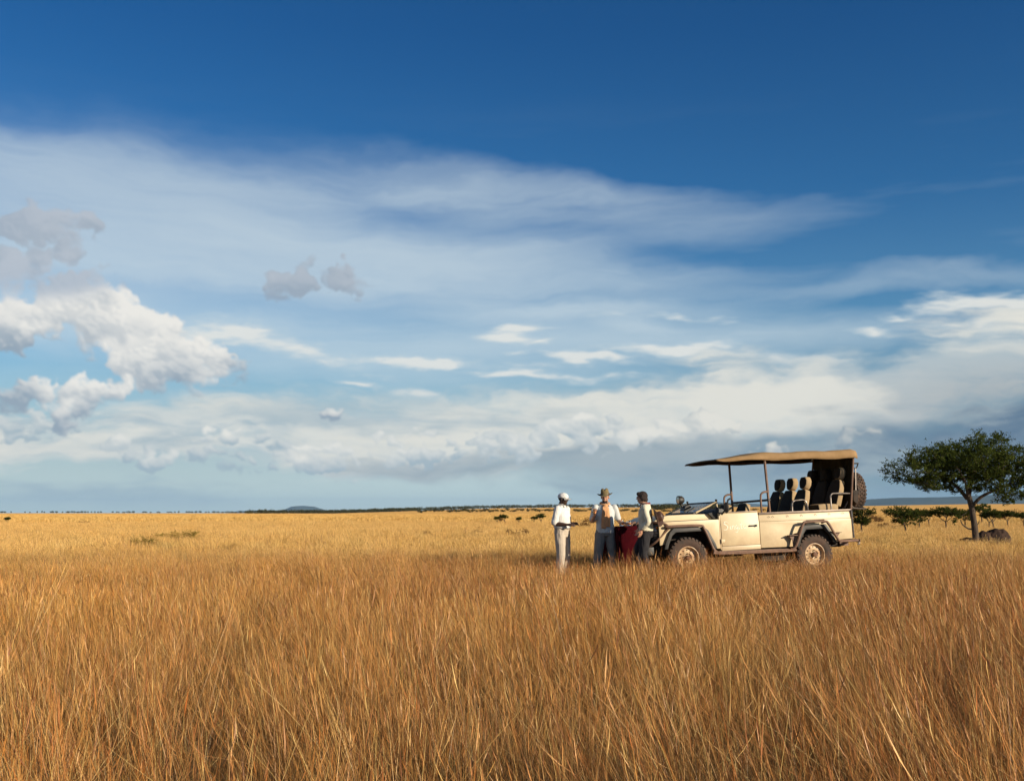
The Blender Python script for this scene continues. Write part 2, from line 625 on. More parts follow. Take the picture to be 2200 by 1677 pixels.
def ground_z(x, y):
    """height of the plain; flat round the vehicle, rising far off in the middle and more to the right"""
    x, y = np.asarray(x, float), np.asarray(y, float)
    r = np.hypot(x, y)
    a = np.degrees(np.arctan2(x, y))
    e = np.interp(a, [-180, -60, -9, -1, 2, 12, 17, 22, 40, 180],
                  [0.0, 0.0, 0.0, 9.5, 11.0, 12.0, 13.5, 16.5, 18.0, 0.0])
    z = e / 2400 * 3600 * sstep(r, 420, 3600)
    near = np.sin(x * 0.31 + 1.2) * np.cos(y * 0.23) * 0.035 + np.sin(x * 0.11 - y * 0.07) * 0.05
    z = z + near * sstep(r, 300, 30) * (1 - sstep(12 - np.hypot(x - 4, y - 23.4), 0, 6))
    z = z + 0.055 * sstep(x, 3.8, 6.2) * sstep(r, 60, 30)
    z = z - sstep(r, 4200, 20000) * (e * 1.5 + 22)
    return z


ang = np.radians(np.concatenate([np.arange(-40, 40, 0.5), np.arange(40, 320, 5)]))
rr = np.concatenate([[0.3], np.geomspace(1.0, 60000, 240)])
gv = np.array([[r * math.sin(a), r * math.cos(a)] for r in rr for a in ang])
gz = ground_z(gv[:, 0], gv[:, 1])
na = len(ang)
gf = [(i * na + j, i * na + (j + 1) % na, (i + 1) * na + (j + 1) % na, (i + 1) * na + j)
      for i in range(len(rr) - 1) for j in range(na)]
gf = [tuple(reversed(f)) for f in gf]
gf.append(tuple(range(na)))
m_ground = Mat('savanna_soil_and_thatch', (0.50, 0.26, 0.070), (0.36, 0.17, 0.045), 0.9, 1.0, 0.35, 6.0,
               c3=(0.56, 0.31, 0.085), s3=0.03, spec=0.0, detail=8)
gb = m_ground.node_tree.nodes['Principled BSDF']
gb.inputs['Sheen Weight'].default_value = 0.25
gb.inputs['Sheen Roughness'].default_value = 0.7
gb.inputs['Sheen Tint'].default_value = (1.0, 0.62, 0.22, 1)
# bare dark soil and thatch where stems are built one by one, a closed golden sward from afar on
_n = m_ground.node_tree
_t = _n.nodes.new('ShaderNodeTexCoord')
_l = _n.nodes.new('ShaderNodeVectorMath')
_l.operation = 'LENGTH'
_n.links.new(_t.outputs['Object'], _l.inputs[0])
_r = _n.nodes.new('ShaderNodeMapRange')
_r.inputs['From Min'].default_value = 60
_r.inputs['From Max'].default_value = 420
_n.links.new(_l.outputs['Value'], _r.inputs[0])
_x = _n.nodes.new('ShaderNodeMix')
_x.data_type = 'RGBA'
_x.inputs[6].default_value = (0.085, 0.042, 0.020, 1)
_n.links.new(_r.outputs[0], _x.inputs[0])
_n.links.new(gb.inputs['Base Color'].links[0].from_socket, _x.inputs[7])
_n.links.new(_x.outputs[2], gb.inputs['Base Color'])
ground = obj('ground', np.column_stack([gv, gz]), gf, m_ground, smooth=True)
tag(ground, kind='structure')

# far blue hills: real relief, 20 to 30 km off
m_hill = Mat('far_hill_scrub', (0.030, 0.045, 0.030), (0.065, 0.070, 0.040), 0.0016, 0.95, spec=0.0)


def hills(name, dist, a0, a1, prof, depth, seed, rough=0.25):
    """a ridge with a front and a back; prof maps azimuth to the height of its crest in metres"""
    rng = np.random.RandomState(seed)
    nu, nv = 150, 26
    aa = np.linspace(a0, a1, nu)
    off = Vector((seed * 7.3, 0, 0))
    vs = []
    for j in range(nv):
        t = j / (nv - 1)
        r = dist + depth * (t - 0.3)
        shape = math.sin(math.pi * min(1, max(0, t))) ** 0.9
        for a in aa:
            h = np.interp(a, prof[0], prof[1])
            x, y = r * math.sin(rad(a)), r * math.cos(rad(a))
            n = mnoise.fractal(Vector((x, y, 0)) * 0.00055 + off, 0.9, 2.2, 5)
            n2 = mnoise.fractal(Vector((x, y, 3)) * 0.00016 + off, 0.9, 2.0, 3)
            z = h * shape * (1 + rough * n + 0.12 * n2) - 60
            vs.append((x, y, z))
    fs = [(j * nu + i, j * nu + i + 1, (j + 1) * nu + i + 1, (j + 1) * nu + i) for j in range(nv - 1) for i in range(nu - 1)]
    o = obj(name, vs, fs, m_hill, smooth=True)
    tag(o, kind='structure')
    return o


hills('far_hills', 26000, 12.5, 38, ([12.5, 14, 16, 17.6, 19, 21, 24, 27, 33, 38],
                                   [60, 190, 300, 355, 400, 425, 450, 430, 380, 100]), 7000, 1, 0.10)
hills('distant_hills', 34000, 5.5, 16, ([5.5, 7, 7.8, 9, 10.2, 11.5, 13, 16], [40, 180, 330, 300, 380, 330, 280, 60]), 6000, 2, 0.15)
hills('pale_peak', 36000, -14.5, -5.5, ([-14.5, -13.6, -12.8, -12.2, -11.6, -11.1, -10.5, -10.0, -9.4, -8.7, -7.6, -6.6, -5.5],
                                       [20, 130, 90, 160, 140, 270, 290, 260, 150, 110, 170, 100, 20]), 3500, 3, 0.18)
# ----------------------------------------------------------------- shapes
def add_box(bm, x0, x1, y0, y1, z0, z1, rot=None, pivot=None):
    vs = [Vector((x, y, z)) for x in (x0, x1) for y in (y0, y1) for z in (z0, z1)]
    if rot is not None:
        p = Vector(pivot if pivot is not None else ((x0 + x1) / 2, (y0 + y1) / 2, (z0 + z1) / 2))
        m = Euler(rot).to_matrix()
        vs = [m @ (v - p) + p for v in vs]
    v = [bm.verts.new(q) for q in vs]
    for f in ((0, 1, 3, 2), (4, 6, 7, 5), (0, 4, 5, 1), (2, 3, 7, 6), (0, 2, 6, 4), (1, 5, 7, 3)):
        bm.faces.new([v[i] for i in f])
    return v


def add_prism(bm, prof, y0, y1):
    """polygon in the x,z plane pushed from y0 to y1"""
    a = [bm.verts.new((x, y0, z)) for x, z in prof]
    b = [bm.verts.new((x, y1, z)) for x, z in prof]
    n = len(prof)
    bm.faces.new(a)
    bm.faces.new(list(reversed(b)))
    for i in range(n):
        bm.faces.new((a[i], b[i], b[(i + 1) % n], a[(i + 1) % n]))


def curve_pts(pts, k=4):
    """Catmull-Rom through pts"""
    P = [Vector(p) for p in pts]
    if len(P) < 3 or k < 2:
        return P
    out = []
    Q = [P[0]] + P + [P[-1]]
    for i in range(1, len(Q) - 2):
        for j in range(k):
            t = j / k
            a, b, c, d = Q[i - 1], Q[i], Q[i + 1], Q[i + 2]
            out.append(0.5 * ((2 * b) + (c - a) * t + (2 * a - 5 * b + 4 * c - d) * t * t + (3 * b - a - 3 * c + d) * t**3))
    out.append(P[-1])
    return out


def add_tube(bm, pts, r, n=8, k=1, caps=True, r1=None):
    P = curve_pts(pts, k)
    rings = []
    up = Vector((0.13, 0.31, 0.94)).normalized()
    N = len(P)
    for i, p in enumerate(P):
        d = (P[min(i + 1, N - 1)] - P[max(i - 1, 0)]).normalized()
        u = d.cross(up)
        if u.length < 1e-3:
            u = d.cross(Vector((1, 0, 0)))
        u.normalize()
        w = d.cross(u).normalized()
        rr_ = r if r1 is None else r + (r1 - r) * i / (N - 1)
        rings.append([bm.verts.new(p + (u * math.cos(t) + w * math.sin(t)) * rr_)
                      for t in [2 * math.pi * j / n for j in range(n)]])
    for a, b in zip(rings, rings[1:]):
        for j in range(n):
            bm.faces.new((a[j], a[(j + 1) % n], b[(j + 1) % n], b[j]))
    if caps:
        bm.faces.new(list(reversed(rings[0])))
        bm.faces.new(rings[-1])


def add_lathe(bm, prof, n=36, axis='y', c=(0, 0, 0), close=False):
    """profile of (radius, position along the axis)"""
    rings = []
    for r, a in prof:
        ring = []
        for j in range(n):
            t = 2 * math.pi * j / n
            u, v = r * math.cos(t), r * math.sin(t)
            p = (u, a, v) if axis == 'y' else ((u, v, a) if axis == 'z' else (a, u, v))
            ring.append(bm.verts.new((p[0] + c[0], p[1] + c[1], p[2] + c[2])))
        rings.append(ring)
    pairs = list(zip(rings, rings[1:])) + ([(rings[-1], rings[0])] if close else [])
    for a, b in pairs:
        for j in range(n):
            bm.faces.new((a[j], a[(j + 1) % n], b[(j + 1) % n], b[j]))
    if not close:
        for rg in (rings[0], rings[-1]):
            bm.faces.new(rg)


def bevel(bm, w, seg=2, angle=25):
    ed = [e for e in bm.edges if len(e.link_faces) == 2 and e.calc_face_angle(0) > rad(angle)]
    bmesh.ops.bevel(bm, geom=ed, offset=w, segments=seg, profile=0.6, affect='EDGES', clamp_overlap=True)


def pieces(bm):
    """far-apart pieces of one builder (a left and a right one) become separate parts"""
    bm.verts.index_update()
    isl, seen = [], set()
    for v in bm.verts:
        if v in seen:
            continue
        st, grp = [v], []
        seen.add(v)
        while st:
            q = st.pop()
            grp.append(q)
            for e in q.link_edges:
                w = e.other_vert(q)
                if w not in seen:
                    seen.add(w)
                    st.append(w)
        isl.append(grp)
    if len(isl) < 2:
        return [bm]
    bx_ = []
    for g in isl:
        c = np.array([v.co[:] for v in g])
        bx_.append((c.min(0), c.max(0)))
    par = list(range(len(isl)))

    def root(i):
        while par[i] != i:
            i = par[i]
        return i
    for i in range(len(isl)):
        for j in range(i + 1, len(isl)):
            gap = np.maximum(0, np.maximum(bx_[i][0] - bx_[j][1], bx_[j][0] - bx_[i][1]))
            size = max((bx_[i][1] - bx_[i][0]).max(), (bx_[j][1] - bx_[j][0]).max())
            if np.sqrt((gap ** 2).sum()) <= max(0.02, 0.5 * size):
                par[root(i)] = root(j)
    groups = {}
    for i, g in enumerate(isl):
        groups.setdefault(root(i), []).extend(g)
    if len(groups) < 2:
        return [bm]
    out = []
    for g in groups.values():
        keep = {v.index for v in g}
        b = bm.copy()
        b.verts.ensure_lookup_table()
        bmesh.ops.delete(b, geom=[v for v in b.verts if v.index not in keep], context='VERTS')
        out.append(b)
    bm.free()
    return out


def part(name, mat, parent, build, bev=0.0, seg=2, smooth=True, angle=35, loc=None):
    bm = bmesh.new()
    build(bm)
    if bev:
        bmesh.ops.recalc_face_normals(bm, faces=bm.faces)
        bevel(bm, bev, seg)
    out = None
    for b in pieces(bm):
        o = from_bm(name, b, mat, parent, smooth, angle, loc)
        out = out or o
    return out


# ----------------------------------------------------------------- vehicle materials
m_paint = Mat('cream_paint', (0.60, 0.475, 0.285), (0.56, 0.435, 0.25), 3.0, 0.45, c3=(0.50, 0.37, 0.21), s3=2.2, bump=0.04, bscale=2.0)
# red-brown road dust, thickest low on the panels
_n = m_paint.node_tree
_pb = _n.nodes['Principled BSDF']
_t = _n.nodes.new('ShaderNodeTexCoord')
_s = _n.nodes.new('ShaderNodeSeparateXYZ')
_n.links.new(_t.outputs['Object'], _s.inputs[0])
_z = _n.nodes.new('ShaderNodeMapRange')
_z.inputs['From Min'].default_value = 1.05
_z.inputs['From Max'].default_value = 0.50
_z.inputs['To Max'].default_value = 0.45
_n.links.new(_s.outputs[2], _z.inputs[0])
_q = _n.nodes.new('ShaderNodeTexNoise')
_q.inputs['Scale'].default_value = 5.0
_q.inputs['Detail'].default_value = 8
_q.inputs['Roughness'].default_value = 0.7
_n.links.new(_t.outputs['Object'], _q.inputs['Vector'])
_a = _n.nodes.new('ShaderNodeMath')
_a.operation = 'MULTIPLY_ADD'
_a.use_clamp = True
_n.links.new(_q.outputs[0], _a.inputs[0])
_a.inputs[1].default_value = 1.1
_n.links.new(_z.outputs[0], _a.inputs[2])
_c = _n.nodes.new('ShaderNodeMapRange')
_c.inputs['From Min'].default_value = 0.68
_c.inputs['From Max'].default_value = 1.15
_c.inputs['To Max'].default_value = 0.42
_n.links.new(_a.outputs[0], _c.inputs[0])
_x = _n.nodes.new('ShaderNodeMix')
_x.data_type = 'RGBA'
_n.links.new(_c.outputs[0], _x.inputs[0])
_n.links.new(_pb.inputs['Base Color'].links[0].from_socket, _x.inputs[6])
_x.inputs[7].default_value = (0.30, 0.17, 0.095, 1)
_n.links.new(_x.outputs[2], _pb.inputs['Base Color'])
m_dusty = Mat('dusty_steel_tube', (0.13, 0.068, 0.042), (0.20, 0.11, 0.068), 9.0, 0.62, bump=0.1, bscale=90)
m_black = Mat('black_plastic', (0.010, 0.010, 0.0095), (0.030, 0.024, 0.018), 5.0, 0.55)
m_under = Mat('dirty_underbody', (0.015, 0.012, 0.010), (0.05, 0.032, 0.02), 6.0, 0.85)
m_rubber = Mat('tyre_rubber', (0.028, 0.026, 0.024), (0.11, 0.062, 0.038), 7.0, 0.85, bump=0.2, bscale=60)
m_wall = Mat('dusty_tyre_wall', (0.085, 0.046, 0.029), (0.038, 0.028, 0.022), 6.0, 0.85, bump=0.15, bscale=80)
m_rim = Mat('cream_rim', (0.62, 0.46, 0.27), (0.36, 0.20, 0.10), 10.0, 0.5)
m_rust = Mat('rusty_hub', (0.17, 0.075, 0.04), (0.09, 0.04, 0.02), 20.0, 0.7)
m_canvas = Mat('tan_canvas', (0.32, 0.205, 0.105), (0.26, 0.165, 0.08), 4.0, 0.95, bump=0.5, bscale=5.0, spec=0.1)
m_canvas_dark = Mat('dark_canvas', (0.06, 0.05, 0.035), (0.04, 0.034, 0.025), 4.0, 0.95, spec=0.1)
m_seat_shade = Mat('shaded_seat_cover', (0.020, 0.018, 0.016), (0.034, 0.03, 0.025), 6.0, 0.9, spec=0.2)  # dark tone that paints the canopy's shade onto the beige seats
m_seat = Mat('beige_seat_cover', (0.40, 0.29, 0.165), (0.34, 0.24, 0.135), 6.0, 0.9, bump=0.2, bscale=30, spec=0.2)
m_rail = Mat('weathered_rail', (0.21, 0.15, 0.11), (0.14, 0.10, 0.075), 8.0, 0.45, metal=0.2)
m_pipe = Mat('grey_steel_tube', (0.30, 0.27, 0.25), (0.17, 0.14, 0.12), 12.0, 0.35, metal=0.7)
m_white = Mat('worn_white_vinyl', (0.93, 0.90, 0.80), (0.76, 0.66, 0.46), 30.0, rough=0.4)
m_glass = bpy.data.materials.new('windscreen_glass')
m_glass.use_nodes = True
_b = m_glass.node_tree.nodes['Principled BSDF']
_b.inputs['Base Color'].default_value = (0.9, 0.95, 0.95, 1)
_b.inputs['Roughness'].default_value = 0.03
_b.inputs['Transmission Weight'].default_value = 1.0
_b.inputs['IOR'].default_value = 1.05
m_lens = Mat('headlamp_lens', (0.5, 0.5, 0.48), rough=0.12, metal=0.3)
m_tin = Mat('dull_steel', (0.35, 0.33, 0.31), (0.2, 0.16, 0.13), 15.0, 0.45, metal=0.6)

# ----------------------------------------------------------------- open safari vehicle (x to its rear, y away from the camera)
car = empty('safari_vehicle', (3.2895, 23.1226, -0.012))
VR = Matrix.Rotation(rad(15.4), 4, 'Z') @ Matrix.Rotation(rad(-2.5), 4, 'Y') @ Matrix.Rotation(rad(-1.12), 4, 'X')
car.rotation_euler = VR.to_euler()
tag(car, 'cream open-sided safari vehicle with tan canvas roof parked in the dry grass', 'vehicle')


def both(f):
    for s in (-1, 1):
        f(s)


WING = [(-0.60, 0.68), (-0.60, 1.09), (-0.575, 1.135), (0.695, 1.135), (0.695, 0.56), (0.575, 0.56), (0.54, 0.66),
        (0.42, 0.90), (0.34, 0.97), (-0.32, 0.97), (-0.40, 0.90), (-0.50, 0.70)]


def wing(s):
    def b(bm):
        add_prism(bm, WING, s * 0.865, s * 0.835)
    w = part('wing', m_paint, car, b, 0.006)
    part('wing_top', m_paint, car, lambda bm: (add_box(bm, -0.575, 0.695, min(s * 0.83, s * 0.655), max(s * 0.83, s * 0.655), 1.105, 1.131)), 0.008)
    # front panel of the wing with its lamp
    part('wing_front', m_black, car, lambda bm: add_box(bm, -0.60, -0.57, min(s * 0.83, s * 0.50), max(s * 0.83, s * 0.50), 0.70, 1.10), 0.008)

    def fl(bm):
        out = [(-0.53, 0.60), (-0.50, 0.72), (-0.40, 0.93), (-0.32, 1.00), (0.34, 1.00), (0.43, 0.93), (0.57, 0.66), (0.60, 0.56)]
        inn = [(0.52, 0.56), (0.49, 0.66), (0.37, 0.86), (0.29, 0.92), (-0.27, 0.92), (-0.35, 0.86), (-0.43, 0.70), (-0.46, 0.60)]
        add_prism(bm, out + inn, s * 0.868, s * 0.925)
    part('wheel_arch_flare', m_black, car, fl, 0.012)
    part('inner_wing', m_under, car, lambda bm: (add_box(bm, -0.56, 0.66, min(s * 0.50, s * 0.48), max(s * 0.50, s * 0.48), 0.45, 1.10),
                                                  add_prism(bm, [(-0.46, 0.60), (-0.36, 0.86), (-0.27, 0.93), (0.29, 0.93), (0.38, 0.86), (0.52, 0.56), (0.55, 0.56), (0.42, 0.89), (0.32, 0.965), (-0.30, 0.965), (-0.39, 0.89), (-0.49, 0.60)], s * 0.50, s * 0.835)), 0, angle=30)
    h = part('headlight', m_lens, car, lambda bm: add_lathe(bm, [(0.01, -0.03), (0.07, -0.022), (0.092, 0.0), (0.092, 0.02)], 20, 'x', (-0.612, s * 0.68, 0.93)), 0)
    part('bezel', m_tin, h, lambda bm: add_lathe(bm, [(0.092, -0.012), (0.112, -0.012), (0.112, 0.006), (0.092, 0.006)], 24, 'x', (-0.603, s * 0.68, 0.93), True), 0)
    part('indicator_lamp', Mat('orange_lens', (0.55, 0.16, 0.02), rough=0.2), car,
         lambda bm: add_lathe(bm, [(0.005, -0.02), (0.035, -0.012), (0.036, 0.0)], 14, 'x', (-0.602, s * 0.775, 1.03)), 0)


both(wing)

part('bonnet', m_paint, car, lambda bm: add_prism(bm, [(-0.64, 1.10), (-0.655, 1.145), (-0.60, 1.185), (-0.47, 1.238), (-0.33, 1.262),
                                                        (0.20, 1.262), (0.60, 1.248), (0.60, 1.14), (-0.50, 1.14), (-0.60, 1.10)], -0.735, 0.735), 0.018, 3)
part('bonnet_trim', m_black, car, lambda bm: add_box(bm, -0.62, 0.69, -0.752, -0.741, 1.133, 1.147), 0.002)
part('bulkhead', m_black, car, lambda bm: (add_prism(bm, [(0.605, 1.12), (0.605, 1.262), (0.64, 1.30), (0.84, 1.35), (0.93, 1.30), (0.93, 1.12)], -0.72, 0.72),
                                             add_box(bm, 0.61, 0.70, -0.73, 0.73, 0.52, 1.12)), 0.01)
part('door_pillar', m_paint, car, lambda bm: (add_box(bm, 0.70, 0.722, -0.862, -0.80, 0.53, 1.255), add_box(bm, 0.70, 0.722, 0.80, 0.862, 0.53, 1.255)), 0.004)
part('cowl_bracket', m_black, car, lambda bm: (add_prism(bm, [(0.50, 1.265), (0.60, 1.16), (0.74, 1.13), (0.79, 1.19), (0.76, 1.34), (0.70, 1.40), (0.66, 1.29)], -0.80, -0.745),
                                              add_prism(bm, [(0.50, 1.265), (0.60, 1.16), (0.74, 1.13), (0.79, 1.19), (0.76, 1.34), (0.70, 1.40), (0.66, 1.29)], 0.745, 0.80)), 0.01)

# grille and front
part('front_panel', m_black, car, lambda bm: add_box(bm, -0.59, -0.565, -0.50, 0.50, 0.66, 1.13), 0.01)


for k in range(7):
    part('grille_slat', m_black, car, lambda bm: add_box(bm, -0.618, -0.592, -0.46, 0.46, 0.745 + k * 0.05, 0.762 + k * 0.05, (0, rad(-20), 0)), 0.003)
part('front_bumper', m_black, car, lambda bm: (add_box(bm, -0.86, -0.72, -0.84, 0.84, 0.50, 0.66), add_box(bm, -0.72, -0.56, -0.45, -0.38, 0.52, 0.62),
                                                add_box(bm, -0.72, -0.56, 0.38, 0.45, 0.52, 0.62)), 0.02)


def bull(bm):
    for z in (0.80, 1.02):
        add_tube(bm, [(-0.84, -0.42, z), (-0.90, -0.38, z), (-0.90, 0.38, z), (-0.84, 0.42, z)], 0.026, 8, 3)
    for y in (-0.42, 0.42, -0.14, 0.14):
        add_tube(bm, [(-0.82, y, 0.62), (-0.90, y, 0.75), (-0.89, y, 1.10), (-0.80, y, 1.15)], 0.024, 8, 3)
    for s in (-1, 1):
        y1, y0 = s * 0.86, s * 0.44
        add_tube(bm, [(-0.80, y0, 0.66), (-0.86, y0, 0.80), (-0.86, y0, 1.05), (-0.80, s * 0.50, 1.12), (-0.72, s * 0.66, 1.13),
                      (-0.60, s * 0.82, 1.13), (-0.48, y1, 1.10), (-0.42, s * 0.90, 1.045)], 0.026, 8, 4)
        add_tube(bm, [(-0.42, s * 0.90, 1.00), (-0.52, y1, 0.90), (-0.66, s * 0.82, 0.76), (-0.78, s * 0.70, 0.66)], 0.024, 8, 4)


bb = part('bull_bar', m_dusty, car, bull)


def guard_wires(bm):
    for s in (-1, 1):
        for k in range(6):
            z = 0.80 + k * 0.052
            add_tube(bm, [(-0.84, s * 0.46, z), (-0.78, s * 0.62, z), (-0.66, s * 0.80, z), (-0.56, s * 0.86, z)], 0.007, 5, 3)


part('lamp_guard', m_black, car, guard_wires)

# doors
def door(s):
    y = s * 0.872
    y2 = s * 0.846

    def b(bm):
        # lower vertical skin with an upper part leaning in above the crease
        q = [(0.600, y), (1.045, y), (1.068, s * 0.866), (1.235, y2), (1.252, s * 0.835), (1.252, s * 0.80), (0.600, s * 0.81)]
        a = [bm.verts.new((0.732, yy, zz)) for zz, yy in q]
        c = [bm.verts.new((1.572, yy, zz)) for zz, yy in q]
        bm.faces.new(a)
        bm.faces.new(list(reversed(c)))
        for i in range(len(q)):
            bm.faces.new((a[i], c[i], c[(i + 1) % len(q)], a[(i + 1) % len(q)]))
    d = part('door', m_paint, car, b, 0.005)
    part('sill_capping', m_rail, d, lambda bm: add_box(bm, 0.745, 1.565, min(s * 0.852, s * 0.79), max(s * 0.852, s * 0.79), 1.2545, 1.272), 0.004)
    part('door_handle', m_black, d, lambda bm: (add_box(bm, 1.345, 1.50, min(y, y + s * 0.028), max(y, y + s * 0.028), 0.962, 0.99),
                                                 add_box(bm, 1.475, 1.515, min(y, y + s * 0.034), max(y, y + s * 0.034), 0.955, 0.999)), 0.006)
    for z in (0.70,):
        part('hinge', m_paint, d, lambda bm: (add_box(bm, 0.705, 0.79, min(y, y + s * 0.014), max(y, y + s * 0.014), z - 0.03, z + 0.03),
                                               add_tube(bm, [(0.716, y + s * 0.014, z - 0.045), (0.716, y + s * 0.014, z + 0.045)], 0.013, 8)), 0.003)
    if s < 0:
        ribbons = [
            [(0.205, 0.86), (0.13, 1.0), (0.03, 0.97), (0.02, 0.82), (0.10, 0.70), (0.17, 0.52), (0.14, 0.33), (0.06, 0.25), (-0.02, 0.30)],
            [(0.285, 0.60), (0.275, 0.42), (0.30, 0.30), (0.335, 0.33)],
            [(0.36, 0.60), (0.365, 0.42), (0.365, 0.30)], [(0.368, 0.48), (0.41, 0.60), (0.45, 0.56), (0.455, 0.40), (0.47, 0.30), (0.50, 0.34)],
            [(0.60, 0.56), (0.555, 0.61), (0.515, 0.50), (0.53, 0.36), (0.575, 0.34), (0.605, 0.48), (0.61, 0.58), (0.61, 0.30), (0.60, 0.08), (0.55, -0.02), (0.50, 0.05)],
            [(0.665, 0.62), (0.655, 0.42), (0.675, 0.30), (0.71, 0.33)],
            [(0.775, 0.95), (0.755, 0.60), (0.755, 0.38), (0.785, 0.29), (0.82, 0.34)], [(0.70, 0.68), (0.77, 0.71), (0.86, 0.74)],
            [(0.945, 0.56), (0.90, 0.61), (0.86, 0.50), (0.87, 0.36), (0.91, 0.31), (0.945, 0.42), (0.955, 0.58), (0.95, 0.38), (0.98, 0.30), (1.03, 0.36)],
            [(0.288, 0.76), (0.292, 0.79)], [(0.672, 0.78), (0.676, 0.81)],
        ]

        def lt(bm):
            for r_ in ribbons:
                pts = [(0.79 + u * 0.50, -0.8745, 0.865 + v * 0.215) for u, v in r_]
                P = curve_pts(pts, 5)
                prev = None
                for i, p in enumerate(P):
                    t = (P[min(i + 1, len(P) - 1)] - P[max(i - 1, 0)])
                    t = Vector((t.x, 0, t.z)).normalized()
                    nrm = Vector((-t.z, 0, t.x))
                    w = 0.0052 * (0.7 + 0.5 * math.sin(math.pi * i / max(1, len(P) - 1)))
                    cur = (bm.verts.new(p + nrm * w), bm.verts.new(p - nrm * w))
                    if prev:
                        bm.faces.new((prev[0], prev[1], cur[1], cur[0]))
                    prev = cur
        part('lettering', m_white, d, lt, smooth=False)


both(door)

part('sill', m_paint, car, lambda bm: (add_box(bm, 0.725, 1.578, -0.868, -0.84, 0.508, 0.594), add_box(bm, 0.725, 1.578, 0.84, 0.868, 0.508, 0.594)), 0.004)

# rear tub
TUB = [(1.585, 0.525), (1.585, 1.045), (3.665, 1.025), (3.685, 0.99), (3.685, 0.61), (3.23, 0.60), (3.17, 0.72),
       (3.03, 0.90), (2.55, 0.90), (2.43, 0.72), (2.36, 0.515)]
TUBTOP = [(1.585, 1.049), (1.585, 1.185), (3.66, 1.172), (3.665, 1.029)]


